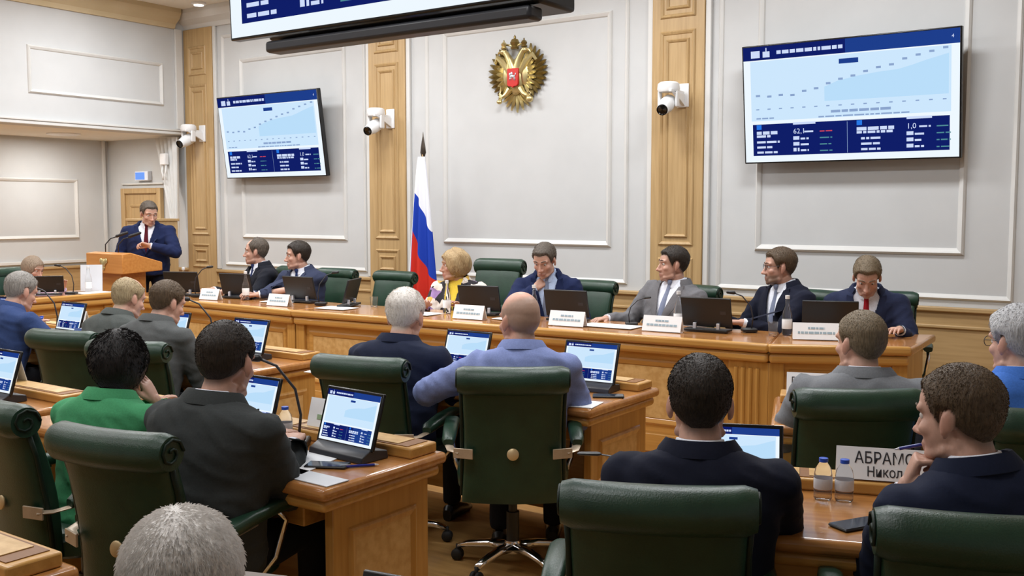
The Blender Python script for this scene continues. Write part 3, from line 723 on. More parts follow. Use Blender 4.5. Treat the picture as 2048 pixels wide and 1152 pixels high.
# ---- tablets, monitors, microphones, bottles, plates, papers
def mk_tablet():
    e = empty('tablet'); W, H = .285, .19; Rt = Matrix.Translation((0, .0, .035)) @ Matrix.Rotation(R_(-17), 4, 'X')
    MB().box(-W/2-.012, W/2+.012, -.004, .008, 0, H+.024, Rt).build('screen_body', 'bezel', e, bevel=.004)
    slide_obj(W, H, Rt @ Matrix.Translation((-W/2, -.0045, .012)) @ MSCR, e, False)
    m = MB(); m.loft([[(x, -.05, 0), (x, -.045, .022), (x, .0, .045), (x, .08, .03), (x, .085, 0)] for x in (-.145, .145)]); m.build('stand', 'dark_plastic', e, bevel=.004)
    MB().tube([(0, .05, .03), (0, .045, .09)], .012, 8).build('support_arm', 'dark_plastic', e, smooth='auto')
    return e
def mk_monitor():
    e = empty('monitor'); W, H = .34, .20; Rt = Matrix.Translation((0, 0, .03)) @ Matrix.Rotation(R_(15), 4, 'X')
    MB().box(-W/2, W/2, -.006, .01, 0, H, Rt).build('screen_body', 'black_plastic', e, bevel=.004)
    m = MB(); m.box(-W/2+.01, W/2-.01, .0101, .0115, .012, H-.012, Rt); m.build('display', 'scr_day', e)
    MB().box(W/2-.075, W/2-.035, -.0075, -.006, H*.5-.01, H*.5+.012, Rt).build('maker_badge', 'dark_plastic', e)
    MB().box(-.15, .15, -.055, .06, 0, .016).build('stand', 'black_plastic', e, bevel=.004)
    for q in (-.08, .08): MB().cbox((q, -.02, .03), (.022, .02, .05)).build('hinge', 'silver', e, bevel=.003)
    return e
PROTO = {}
def put(kind, mk, x, y, z, rz, label, cat, group):
    if kind not in PROTO: o = mk(); PROTO[kind] = o
    else: o = copy_tree(PROTO[kind])
    o.scale = (1, 1, 1); o.location = (x, y, z); o.rotation_euler = (0, 0, R_(rz)); tag(o, label, cat, group); return o
DZ = .746
def tablet(x, y, rz, label): return put('t', mk_tablet, x, y, DZ, rz, label, 'tablet', 'tablets on the delegate desks')
tablet(-2.585, 2.615, -4, 'tablet showing the slide next to the phone of the charcoal-suited man')
tablet(-3.14, 2.62, 0, 'tablet half hidden behind the head of the charcoal-suited man')
tablet(-4.72, 2.44, 0, 'tablet on the desk beside the woman in green')
tablet(-4.80, 4.02, 2, 'tablet at the aisle end of the desk of the two grey-suited delegates')
tablet(-5.55, 4.02, 2, 'tablet in front of the dark-haired grey-suited delegate')
tablet(-6.72, 4.02, 0, 'tablet between the blue-suited delegate and the balding grey-suited delegate')
tablet(-7.55, 4.0, 8, 'tablet behind the outstretched arm of the blue-suited delegate')
tablet(-3.34, 4.30, 0, 'tablet between the white-haired delegate and the bald delegate')
tablet(-2.55, 4.30, 3, 'tablet beside the right shoulder of the bald delegate')
tablet(-1.18, 2.86, 22, 'tablet in front of the dark-haired delegate in dark navy')
tablet(-1.10, 1.29, 10, 'tablet on the desk of the white-haired man seated alone')
def monitor(x, y, rz, label): return put('m', mk_monitor, x, y, TZ, rz, label, 'monitor', 'black monitors on the head table')
def sec(k, x): pass
monitor(-8.95, 5.17, 55, 'black monitor seen from behind on the side table of the woman in lilac').scale = (.85, .85, .8)
monitor(-7.85, 5.86, 25, 'black monitor on the head table nearest to the lectern')
monitor(-7.22, 5.98, 12, 'black monitor in front of the profile man in the dark suit')
monitor(-6.44, 6.02, 5, 'black monitor in front of the man in slate blue looking at the lectern')
monitor(-5.87, 6.02, 116, 'black monitor turned edge-on before the empty green chair')
monitor(-4.55, 6.08, 12, 'black monitor beside the woman in the floral jacket')
monitor(-3.78, 6.10, 6, 'black monitor beside the man with his hand to his face')
monitor(-2.70, 6.10, 4, 'black monitor between the man in grey and the bearded man')
monitor(-1.97, 6.33, 20, 'black monitor in front of the man with the red tie')

def mk_mic():
    e = empty('desk_microphone')
    MB().box(-.05, .05, -.06, .06, 0, .03).build('base', 'black_plastic', e, bevel=.008)
    g = MB(); pts = [(0, .02, .03), (0, .03, .12), (.0, .01, .22), (0, -.06, .31), (0, -.13, .34)]; g.tube(pts, .0055, 8); g.build('gooseneck', 'dark_plastic', e, smooth=True)
    g = MB(); g.cap((0, -.13, .34), (0, -.18, .345), .015, .013); g.build('microphone_head', 'black_plastic', e, smooth=True)
    return e
def mic(x, y, z, rz, label):
    o = put('mic', mk_mic, x, y, z, rz, label, 'microphone', 'gooseneck microphones'); o.scale = (.8, .8, .8) if z > .8 else (1, 1, 1); return o
mic(-2.86, 2.62, DZ, -55, 'gooseneck microphone between the two tablets by the charcoal-suited man')
mic(-1.45, 2.76, DZ, -50, 'gooseneck microphone beside the left shoulder of the dark navy delegate').scale = (1, 1, .42)
mic(-5.2, 4.07, DZ, -55, 'gooseneck microphone between the two grey-suited delegates\' tablets')
mic(-6.98, 4.07, DZ, -55, 'tall gooseneck microphone next to the blue-suited delegate\'s hand')
mic(-8.80, 5.32, TZ, -55, 'gooseneck microphone on the side table of the woman in lilac')
mic(-7.62, 5.84, TZ, 125, 'gooseneck microphone on the head table before the profile man')
mic(-6.10, 5.92, TZ, 125, 'gooseneck microphone beside the man in slate blue')
mic(-3.28, 6.13, TZ, 125, 'gooseneck microphone before the man in grey leaning back').scale = (.7, .7, .55)
mic(-2.46, 6.22, TZ, -55, 'gooseneck microphone before the bearded man').scale = (.8, .8, .75)
mic(-.66, 4.72, DZ, 60, 'gooseneck microphone before the delegate in bright blue')

def mk_pet():
    e = empty('water_bottle')
    MB().lathe([(.001, .004), (.026, 0), (.031, .01), (.031, .06), (.029, .065), (.031, .07), (.031, .12), (.027, .15), (.014, .178), (.013, .185), (.001, .186)], 18).build('bottle', 'pet', e, smooth=True)
    MB().lathe([(.0315, .055), (.0318, .056), (.0318, .105), (.0315, .106)], 18, cap=False).build('label', 'paper_grey', e, smooth='auto')
    MB().lathe([(.0125, .182), (.0155, .182), (.0155, .2), (.001, .202)], 14).build('cap', 'blue_plastic', e, smooth='auto')
    return e
def pet(x, y, label):
    o = put('pet', mk_pet, x, y, DZ, 0, label, 'bottle', 'plastic water bottles'); o.scale = (.9, .9, .66); return o
pet(-.965, 3.075, 'plastic water bottle with blue cap before the lettered name plate, nearer the tablet'); pet(-.905, 3.095, 'plastic water bottle with blue cap before the lettered name plate, nearer the plate')
pet(-2.965, 2.675, 'plastic water bottle with blue cap next to the tablet and phone'); pet(-3.36, 2.675, 'plastic water bottle with blue cap behind the arm of the charcoal-suited man')
pet(-6.98, 3.98, 'plastic water bottle by the blue-suited delegate\'s hand, beside the microphone'); pet(-6.90, 3.93, 'plastic water bottle beside the tablet near the blue-suited delegate')
def mk_glassb():
    e = empty('glass_bottle')
    MB().lathe([(.001, .004), (.028, 0), (.031, .008), (.031, .12), (.026, .15), (.013, .19), (.012, .235), (.001, .236)], 16).build('bottle', 'glass', e, smooth=True)
    MB().lathe([(.0315, .04), (.0318, .041), (.0318, .10), (.0315, .101)], 16, cap=False).build('label', 'paper', e, smooth='auto')
    MB().lathe([(.012, .23), (.0145, .23), (.0145, .252), (.001, .254)], 12).build('cap', 'white_plastic', e, smooth='auto')
    return e
for x, y, l in ((-8.90, 5.56, 'before the lectern on the side table'), (-8.0, 5.98, 'beside the monitor nearest to the lectern'), (-7.02, 5.9, 'between the two profile men'), (-4.83, 6.02, 'beside the woman in the floral jacket'),
                (-4.02, 6.02, 'before the man with his hand to his face'), (-2.92, 6.12, 'before the man in grey leaning back'), (-2.2, 6.2, 'between the bearded man and the man with the red tie')):
    put('gb', mk_glassb, x, y, TZ, 0, 'glass bottle with white cap ' + l, 'bottle', 'glass bottles on the head table')
def mk_glass():
    e = empty('drinking_glass')
    MB().lathe([(.001, .003), (.026, 0), (.033, .085), (.031, .085), (.025, .008), (.001, .008)], 18).build('tumbler', 'glass', e, smooth='auto')
    return e
put('gl', mk_glass, -2.27, 6.14, TZ, 0, 'empty clear drinking glass beside the bottle of the bearded man', 'glass', 'tumblers on the head table')
put('gl', mk_glass, -5.62, 6.05, TZ, 0, 'clear drinking glass before the empty green chair', 'glass', 'tumblers on the head table')

def plate(x, y, z, rz, W, H, label, lines=None, faint=True):
    e = empty('name_plate', (x, y, z), R_(rz), label, 'name plate', 'folded name plates')
    m = MB(); m.loft([[(q, -.035, 0), (q, -.03, 0), (q, 0, H-.004), (q, .03, 0), (q, .035, 0), (q, 0, H)] for q in (-W/2, W/2)]); m.build('card', 'paper', e)
    T = Matrix.Translation((0, -.0362, 0)) @ Matrix.Rotation(-math.atan2(.035, H), 4, 'X')
    rnd = random.Random(int(x*100)); m = MB()
    if lines is None:
        for zz, L0, hh in ((.66, .35, .12), (.36, .78, .14)):
            xx = -W*L0/2
            while xx < W*L0/2:
                l = min(rnd.uniform(.012, .03), W*L0/2-xx+.001); m.box(xx, xx+l, -.0006, .0, H*zz, H*(zz+hh), T); xx += l+.005
    else:
        for tx, zz, sz, xo in lines:
            v, f = text_mesh(tx, sz, .005); Mx = T @ Matrix(((.82, 0, 0, xo), (0, 0, -1, -.0006), (0, 1, 0, H*zz), (0, 0, 0, 1))); m.add([Mx @ Vector(q) for q in v], f)
    m.build('lettering', 'ink_faint' if faint else 'ink', e); return e
plate(-7.30, 5.74, TZ, 6, .22, .095, 'white name plate before the monitor of the profile man in the dark suit')
plate(-6.36, 5.70, TZ, 2, .24, .095, 'white name plate before the man in slate blue')
plate(-4.44, 5.80, TZ, 4, .26, .10, 'white name plate before the woman in the floral jacket')
plate(-3.62, 5.84, TZ, 4, .27, .10, 'white name plate before the man with his hand to his face')
plate(-2.94, 5.93, TZ, 4, .27, .10, 'white name plate before the man in grey leaning back')
plate(-1.98, 6.10, TZ, 22, .28, .10, 'white name plate before the man with the red tie')
L2 = .791
plate(-.80, 3.28, L2, 19, .36, .098, 'white name plate with large black letters behind two water bottles', [('АБРАМО', .54, .052, -.125), ('Никол', .12, .044, -.088)], False)
plate(-1.49, 4.60, L2, 19, .26, .10, 'white name plate on the desk left of the grey-suited delegate', [('В', .52, .045, -.11), ('В', .1, .04, -.11)], False)
plate(-1.62, 1.33, L2, 19, .22, .115, 'white name plate on the desk of the white-haired man seated alone', [], False)
def card(name, x, y, z, rz, w_, d_, h_, mats, label, cat, group=None, bevel=0):
    o = MB().box(-w_/2, w_/2, -d_/2, d_/2, 0, h_).build(name, mats, None, (x, y, z), R_(rz), bevel=bevel); return tag(o, label, cat, group)
def leaflet(x, y, z, rz, label):
    e = empty('folded_card', (x, y, z), R_(rz), label, 'card', 'folded cards behind the tablets')
    m = MB(); m.loft([[(q, -.03, 0), (q, -.027, 0), (q, 0, .106), (q, .027, 0), (q, .03, 0), (q, 0, .11)] for q in (-.11, .11)]); m.build('sheet', 'paper', e)
    m = MB(); m.box(-.06, .07, -.0005, .0005, .03, .05, Matrix.Translation((0, -.031, 0)) @ Matrix.Rotation(-.266, 4, 'X')); m.build('print', 'card_green', e)
leaflet(-2.83, 2.795, L2, 0, 'white folded card with green print behind the tablet and water bottle')
leaflet(-4.98, 2.66, L2, 0, 'white folded card behind the tablet beside the woman in green')
leaflet(-6.93, 4.24, L2, 0, 'white folded card behind the tablet next to the blue-suited delegate')
PAP = 'paper sheets'
def paper(x, y, z, rz, label, w_=.21, d_=.297, mat='paper'): return card('paper_sheet', x, y, z, rz, w_, d_, .003, mat, label, 'paper', PAP)
paper(-2.70, 2.45, DZ, 14, 'white paper sheets under the arm of the charcoal-suited man', .30, .30)
paper(-2.46, 2.335, DZ, -2, 'pale sheet put in for a bluish reflection at the desk edge before the phone', .25, .10, 'paper_grey')  # thin flat piece painting a bluish reflection on the desktop as pale colour
paper(-5.02, 2.36, DZ, 8, 'white paper sheet before the tablet beside the woman in green')
paper(-4.92, 3.93, DZ, 0, 'white paper sheet before the tablet at the aisle end', .21, .2)
paper(-4.05, 4.03, DZ, 10, 'white paper sheet at the elbow of the white-haired delegate')
paper(-2.36, 3.97, DZ, 10, 'small white sheet at the elbow of the bald delegate', .12, .16)
paper(-1.33, 4.42, DZ, 25, 'white paper sheet left of the grey-suited delegate', .2, .15)
paper(-1.06, 2.83, DZ, 25, 'small white slip on the desk beside the dark navy delegate', .1, .08)
paper(-6.62, 5.95, TZ, 10, 'white papers under the hands of the man in slate blue', .3, .21)
paper(-5.80, 5.80, TZ, 5, 'white papers on the head table before the empty green chair', .3, .2)
paper(-5.02, 5.86, TZ, 2, 'white papers before the woman in the floral jacket', .4, .2)
paper(-4.16, 5.97, TZ, -10, 'white papers read by the man with his hand to his face', .25, .22)
paper(-3.36, 5.98, TZ, 2, 'white papers on the head table before the man in grey', .4, .2)
paper(-8.82, 5.55, TZ, 0, 'white papers on the side table of the woman in lilac', .2, .3)
o = MB(); o.box(-.10, .10, -.004, .004, 0, .26, Matrix.Rotation(R_(-10), 4, 'X')); tag(o.build('document_stand', 'paper_grey', None, (-8.98, 5.64, TZ + .001), R_(50)), 'grey-white board standing at the foot of the lectern', 'document')
def phone(x, y, rz, label):
    e = empty('phone', (x, y, DZ), R_(rz), label, 'phone', 'phones on the delegate desks')
    MB().box(-.037, .037, -.076, .076, 0, .009).build('case', 'black_plastic', e, bevel=.006)
    MB().box(-.034, .034, -.072, .072, .009, .0095).build('glass', 'phone_glass', e)
phone(-2.53, 2.475, -62, 'dark smartphone on the desk of the charcoal-suited man')
phone(-.80, 2.87, -30, 'dark smartphone on the desk beside the man with the pen')
phone(-2.37, 4.20, -60, 'dark smartphone on the desk of the bald delegate')
def pen(x, y, z, rz, label, tilt=0):
    e = empty('pen', (x, y, z), R_(rz), label, 'pen')
    Rt = Matrix.Rotation(R_(tilt), 4, 'Y')
    MB().tube([(-.07, 0, .005), (.055, 0, .005)], .0048, 8, Rt).build('barrel', 'pen_blue', e, smooth='auto')
    MB().tube([(.055, 0, .005), (.07, 0, .005)], [.0045, .001], 8, Rt).build('tip', 'silver', e, smooth='auto')
    MB().box(-.066, -.03, -.0015, .0015, .0095, .0115, Rt).build('clip', 'silver', e)
    return e
pen(-2.43, 2.53, DZ, 50, 'dark blue pen lying beside the phone of the charcoal-suited man')

# ================================================================== PEOPLE
def srgb3(c): return np.array(srgb(*c)[:3])
def rotm(ax, deg): return Matrix.Rotation(R_(deg), 4, ax)
HEADC = None
def head_prims(m, M, fem=False, fat=1.0, nose=1.0):
    """head template, origin at eye level in the middle of the head, +y = face"""
    def E(c, r, R=None):
        R2 = M.to_3x3() if R is None else M.to_3x3() @ R
        m.ell(M @ Vector(c), r, None, 20, 14, R2)
    def CP(a, b, ra, rb=None): m.cap(M @ Vector(a), M @ Vector(b), ra, rb)
    f = fat
    E((0, -.016, .034), (.074, .094, .084)); E((0, -.035, .012), (.071, .072, .078)); E((0, .028, .03), (.063, .057, .068))
    E((0, .026, -.03), (.061*f, .058, .085)); E((0, .03, -.072), (.05*f, .05, .046)); E((0, .03, -.092), (.036*f, .047, .03))
    E((0, .071, -.101), (.02*f, .016, .017))
    CP((0, .080, .008), (0, .101*nose, -.034), .0085, .0105); E((0, .103*nose, -.039), (.013, .014, .011))
    for s in (-1, 1):
        E((s*.012, .092, -.043), (.009, .011, .008)); CP((s*.048, .066, .022), (s*.012, .083, .019), .011, .010)
        E((s*.042*f, .053, -.028), (.020, .023, .020)); CP((s*.03, .062, -.092), (s*.05*f, .01, -.078), .014, .016)
        Re = (Matrix.Rotation(s*R_(-22), 3, 'Z') @ Matrix.Rotation(R_(12), 3, 'X'))
        E((s*.077, -.012, -.010), (.0075, .0175, .031), Re); E((s*.075, -.006, -.034), (.007, .010, .012), Re)
        CP((s*.021, .079, -.070), (0, .087, -.067), .0065, .008); CP((s*.018, .078, -.080), (0, .085, -.081), .0065, .009)
HANDS = {}; LAST = {}
def hand_mesh(pose):
    """right hand: wrist at the origin, fingers +y, back of the hand +z, thumb -x"""
    if pose in HANDS: return HANDS[pose]
    curl = {'rest': (.18, .35, .3), 'curl': (.55, .9, .6), 'fist': (1.15, 1.35, .9), 'flat': (.06, .12, .1)}[pose]
    m = MB(); m.cap((0, -.04, 0), (0, .005, 0), .026, .027)
    rr = []
    for y, a, b in ((-.01, .026, .019), (.015, .031, .018), (.05, .038, .016), (.08, .040, .0135), (.092, .037, .010)): rr.append([(p[0], y, p[1]) for p in superring(0, 0, a, b, 20, 0, 2.6)])
    m.loft(rr)
    for i, (x, L, r) in enumerate(((-.030, .072, .0088), (-.010, .080, .0092), (.0105, .074, .0088), (.0295, .058, .0078))):
        p = Vector((x, .082, 0)); a = 0; sp = -.05 + .035*i
        for k, fr in enumerate((.46, .31, .23)):
            a += curl[k] * (1 + .06*i); q = p + Vector((math.sin(sp)*math.cos(a), math.cos(a), -math.sin(a))) * L * fr
            m.cap(p, q, r*(1-.07*k), r*(1-.07*(k+1))); p = q
    t = curl[0]; p0 = Vector((-.022, .02, -.006)); p1 = Vector((-.046, .052, -.014 - .01*t)); p2 = Vector((-.052 + .02*t, .082, -.022 - .02*t)); p3 = Vector((-.05 + .04*t, .105, -.026 - .03*t))
    m.cap(p0, p1, .015, .0115); m.cap(p1, p2, .011, .0095); m.cap(p2, p3, .0095, .0078)
    me = remesh(m, .0036, 1, .5); v = co(me); f = [tuple(p.vertices) for p in me.polygons]; bpy.data.meshes.remove(me)
    HANDS[pose] = (v, f); return HANDS[pose]

def arm_ik(Sh, W, pole, L1, L2):
    d = W - Sh; D = d.length
    if D > (L1 + L2) * .995: W = Sh + d * ((L1+L2)*.995/D); d = W - Sh; D = d.length
    if D < abs(L1-L2) + .12: D = abs(L1-L2) + .12
    a = (L1*L1 - L2*L2 + D*D) / (2*D); h = math.sqrt(max(1e-6, L1*L1 - a*a)); u = d.normalized()
    p = Vector(pole); p = (p - u*p.dot(u)).normalized()
    return Sh + u*a + p*h, W

DEBUG = False
def person(label, head, psi, hpsi, hpitch=8, lean=8, side=0, z0=0.0, suit='suit_navy', shirt='shirt_white', tie='tie_navy', hair='hair_brown', style='short', tone=(202, 158, 138),
           hr=None, hl=None, pr=None, pl=None, poser='rest', posel='rest', fem=False, build=1.0, hroll=0, seat=.50, stand=False, thick=.016, hairline=0.0, bald=None, beard=None, glasses=False,
           open_v=True, fat=1.0, strands=2000, wave=.05, slen=.010, trousers='trouser_dark', hscale=1.06, rpalm=None, lpalm=None, stoop=0, watch=False, group='seated delegates', vox=.0064):
    H3 = Vector(head); hz = z0 + (seat if not stand else .93)
    hsc = (0.94 if fem else 1.0) * hscale; bw = build * (.88 if fem else 1.0)
    Rt = Matrix.Rotation(R_(-lean), 4, 'X') @ Matrix.Rotation(R_(side), 4, 'Y')
    Rh = Matrix.Rotation(R_(hpsi - psi), 4, 'Z') @ Matrix.Rotation(R_(-hpitch), 4, 'X') @ Matrix.Rotation(R_(hroll), 4, 'Y')
    lr = Rt.to_3x3()
    def headc(s): return Vector((0, 0, hz)) + lr @ Vector((0, .005 + .05*math.sin(R_(stoop)), .578*s)) + Rh.to_3x3() @ Vector((0, .024, .086*hsc))
    lo, hi = .7, 1.3
    for _ in range(40):
        s = (lo + hi) / 2
        if headc(s).z < H3.z: lo = s
        else: hi = s
    HC = headc(s); T = Matrix.Translation((0, 0, hz)) @ Rt @ Matrix.Diagonal((1, 1, s, 1))
    Rz = Matrix.Rotation(R_(psi), 4, 'Z'); off = Rz @ HC
    root_loc = Vector((H3.x - off.x, H3.y - off.y, 0))
    if DEBUG: print('PERSON', label[:44].ljust(44), 's=%.3f' % s, 'hip', tuple(round(q, 2) for q in root_loc))
    HM = Matrix.Translation(HC) @ Rh @ Matrix.Scale(hsc, 4)
    toT = T.inverted()
    # ---- arms
    arms = []
    for sd, tgt, pole, pose, palm in ((1, hr, pr, poser, rpalm), (-1, hl, pl, posel, lpalm)):
        Sh = T @ Vector((sd*.182*bw, -.012, .455)); L1 = .285*bw**.3; L2 = .262*bw**.3
        if tgt is None: tgt = (sd*.15, .42, z0 + (.80 if not stand else .9))
        W = (HM @ Vector(tgt[1:])) if tgt[0] == 'h' else Vector(tgt); pole = pole or (sd*.38, -.5, -.8)
        El, W = arm_ik(Sh, W, pole, L1, L2); arms.append((sd, Sh, El, W, pose, palm))
    # ---- body: head, neck, chest core, arms, one surface
    m = MB(); head_prims(m, HM, fem, fat)
    nb = T @ Vector((0, -.03, .48)); nt = HM @ Vector((0, -.022, -.06)); nr = (.050 if fem else .058) * (.5 + .5*fat)
    m.tube([nb, nb.lerp(nt, .35), nb.lerp(nt, .7), nt], [nr*.95, nr*.98, nr, nr*.97], 16)
    m.tube([T @ Vector((0, 0, .05)), T @ Vector((0, -.005, .3)), T @ Vector((0, -.02, .47)), T @ Vector((0, -.02, .52))], [.085, .09, .085, .06], 12)
    for sd, Sh, El, W, pose, palm in arms:
        m.tube([T @ Vector((0, -.015, .45)), Sh, El, El.lerp(W, .5), W], [.05, .036, .030, .029, .024], 10)
    me = remesh(m, vox, 2, .5); V = co(me); F = [tuple(p.vertices) for p in me.polygons]; bpy.data.meshes.remove(me)
    nhead = len(V); HMi = np.array(HM.inverted()); q = xf(V, HMi)
    # hands
    HV, HF = [], []
    for sd, Sh, El, W, pose, palm in arms:
        hv, hf = hand_mesh(pose); yv = (W - El).normalized(); zv = Vector(palm) if palm else Vector((0, 0, 1))
        if abs(zv.dot(yv)) > .92: zv = Vector((0, -1, .3))
        zv = (zv - yv*zv.dot(yv)).normalized(); xv = yv.cross(zv)
        if palm is None and abs(yv.z) < .5:   # lay the hand level
            y2 = Vector((yv.x, yv.y, yv.z*.3)).normalized(); zv = (Vector((0, 0, 1)) - y2*y2.z).normalized(); yv = y2; xv = yv.cross(zv)
        A = Matrix((xv, yv, zv)).transposed().to_4x4(); A.translation = W; k = (.9 if fem else 1.0)
        h2 = hv.copy()
        if sd < 0: h2[:, 0] *= -1; hf = [t[::-1] for t in hf]
        b = len(V); V = np.vstack([V, xf(h2*k, A)]); F = F + [tuple(b + i for i in t) for t in hf]
    me = bpy.data.meshes.new('person'); me.from_pydata(V.tolist(), [], F); me.update(); me.materials.append(MT['skin'])
    # ---- colour attribute
    tn = srgb3(tone); col = np.tile(tn, (len(V), 1)); X, Y, Zc = q[:, 0], q[:, 1], q[:, 2]
    ins = (np.abs(X) < .1) & (np.abs(Zc) < .16) & (np.abs(Y) < .13)
    def blend(mask, c, a): 
        k = (mask*a)[:, None]; col[:nhead] = col[:nhead]*(1-k) + srgb3(c)*k
    blend(np.exp(-((X/.022)**2 + ((Zc+.074)/.010)**2)) * (Y > .06), (168, 92, 86) if not fem else (186, 70, 80), .75)
    blend(np.exp(-(((np.abs(X)-.042)/.02)**2 + ((Zc+.03)/.022)**2)) * (Y > .03), (208, 136, 116), .25)
    blend(np.exp(-((X/.014)**2 + ((Zc+.038)/.016)**2)) * (Y > .08), (208, 126, 106), .35)
    blend(sstep(.072, .082, np.abs(X)) * ins, (200, 132, 112), .35)
    blend(np.exp(-(((np.abs(X)-.031)/.016)**2 + ((Zc-.002)/.010)**2)) * (Y > .05), (150, 100, 86), .4)  # socket shade around the eyes painted into the skin tone
    if not fem: blend(sstep(-.045, -.07, Zc) * (Y > .0) * ins * sstep(-.13, -.11, Zc), (158, 118, 100), .25)
    if beard: blend(np.clip(sstep(-.045, -.062, Zc) * sstep(.005, .03, Y) * ins * (1 - np.exp(-((X/.02)**2 + ((Zc+.074)/.009)**2))), 0, 1), beard, .8)
    # ---- hair mask in head space
    def hmask(X, Y, Zc):
        if style == 'bob':
            zb = np.interp(Y, [-.12, -.06, 0, .03, .05, .07, .11], [-.118, -.115, -.10, -.085, -.02, .046, .052]); return (Zc - zb) / .02
        zb = np.interp(Y, [-.13, -.07, -.045, -.028, -.024, .006, .016, .03, .05, .072, .11], [-.070, -.066, -.045, -.02, .012, .016, -.02, .012, .052 + hairline, .064 + hairline, .067 + hairline])
        zb = zb + .011 * np.minimum(1.5, (X/.045)**2) * sstep(.03, .06, Y)
        mk = (Zc - zb) / .016
        ear = (np.abs(X) > .0735) & (Zc < .03) & (Y > -.045) & (Y < .018); mk[ear] = np.minimum(mk[ear], -1)
        if bald:
            cy, rx, ry, zlo = bald; d = 1 - (X/rx)**2 - ((Y-cy)/ry)**2; mk = np.where(Zc > zlo, np.minimum(mk, -d*4), mk)
        return mk
    mk = hmask(X, Y, Zc); mk[~ins] = -5
    hc = {'hair_dark': (44, 36, 30), 'hair_black': (26, 22, 20), 'hair_brown': (84, 68, 52), 'hair_ash': (112, 98, 78), 'hair_grey': (136, 132, 126), 'hair_white': (196, 190, 178), 'hair_silver': (172, 172, 174), 'hair_snow': (225, 212, 204), 'hair_blonde': (170, 140, 92),
          'hair_greybrown': (104, 94, 84), 'hair_mouse': (138, 120, 100), 'hair_stubble': (150, 130, 114), 'hair_blondgrey': (160, 142, 110)}[hair]
    blend(sstep(-1.2, .6, mk) * ins, hc, .7)
    a = me.attributes.new('tone', 'FLOAT_COLOR', 'POINT'); a.data.foreach_set('color', np.hstack([col, np.ones((len(V), 1))]).astype(np.float32).ravel())
    LAST['HM'] = Matrix.Translation(root_loc) @ Rz @ HM
    root = link('person', me, None, tuple(root_loc), R_(psi), True); tag(root, label, 'person', group)
    # ---- hair shell
    N = nrm(me)[:nhead]; keep = mk > -1.0
    ctr = xf(np.array([[0, -.015, .02]]), np.array(HM))[0]; rad = V[:nhead] - ctr; rad /= np.linalg.norm(rad, axis=1)[:, None] + 1e-9
    dirn = N*.5 + rad*.5 if style != 'bob' else rad*.8 + N*.2; dirn /= np.linalg.norm(dirn, axis=1)[:, None] + 1e-9
    nzv = np.array([noise.fractal(Vector((a_*26, b_*26, c_*11)), 1.0, 2.0, 3) for a_, b_, c_ in q[keep]]) if keep.any() else np.zeros(0)
    amt = np.full(nhead, -.004); th = thick * (np.ones(nhead))
    if style == 'bob': th = thick * (.75 + .5*sstep(.06, -.06, Zc)) 
    else: th = .0022 + (thick - .0022) * sstep(-.035, .06, Zc) * (1 + .35*sstep(.03, .08, Y)*sstep(.03, .06, Zc))
    amt[keep] = -.004 + (th[keep] + .004) * sstep(-.6, 1.5, mk[keep]) * (1 + (.30 if style == 'bob' else .16)*nzv)
    hv = V[:nhead] + dirn * amt[:, None] * hsc
    if style == 'bob':   # fall of the hair over ears and nape
        ql = q[:nhead] - np.array([0, -.02, .012]); dl = ql / (np.linalg.norm(ql, axis=1)[:, None] + 1e-9); e3 = np.array([.072 + thick*.95, .094 + thick*.8, .098 + thick*.75])
        re_ = 1 / np.sqrt(((dl / e3)**2).sum(1)); wav = np.array([noise.fractal(Vector((a_*17, b_*17, c_*9)), 1.0, 2.0, 2) for a_, b_, c_ in q[:nhead]]) * wave
        re_ = re_ * (1 + wav) * (.80 + .20*sstep(-.3, .9, mk)); ph = np.array([0, -.02, .012]) + dl * np.maximum(re_, np.linalg.norm(ql, axis=1)*.97)[:, None]
        hv[keep] = xf(ph, np.array(HM))[keep]
    hf = [t for t in F if max(t) < nhead and keep[list(t)].all()]
    if hf and thick > .001:
        idx = sorted({i for t in hf for i in t}); mp = {i: k for k, i in enumerate(idx)}
        hm = bpy.data.meshes.new('hair'); hm.from_pydata(hv[idx].tolist(), [], [tuple(mp[i] for i in t) for t in hf]); hm.update(); hm.materials.append(MT[hair])
        ho = link('hair', hm, root, None, 0, True)
        if strands:
            rng = np.random.default_rng(4); fi = rng.integers(0, len(hf), strands); sv = []; sf = []; crown = np.array([0, -.045, .115]); RH = np.array(HM.to_3x3()); hvn = np.array(hv)
            for k, i in enumerate(fi):
                t = hf[i]; w3 = rng.dirichlet(np.ones(len(t))); p = (hvn[list(t)] * w3[:, None]).sum(0); dn = dirn[t[0]]
                fl_ = RH @ (q[t[0]] - crown); fl_ -= dn * (fl_ @ dn); fl_ /= np.linalg.norm(fl_) + 1e-6
                dd = dn*.22 + fl_*.95 + rng.normal(0, .16, 3); dd /= np.linalg.norm(dd); L = slen * rng.uniform(.6, 1.3) * (.45 + .55*float(sstep(-.05, .04, q[t[0]][2])))
                sdv = np.cross(dd, rng.normal(size=3)); sdv /= np.linalg.norm(sdv); sdv *= .00055
                b = len(sv); sv += [p - dn*.0015 - sdv, p - dn*.0015 + sdv, p + dd*L*.6, p + dd*L - dn*L*.16]; sf += [(b, b+1, b+2), (b+1, b+3, b+2)]
            sm = bpy.data.meshes.new('hair_strands'); sm.from_pydata([tuple(x) for x in sv], [], sf); sm.update(); sm.materials.append(MT[hair]); so = link('hair_strands', sm, ho, None, 0, False); so['kind'] = 'stuff'
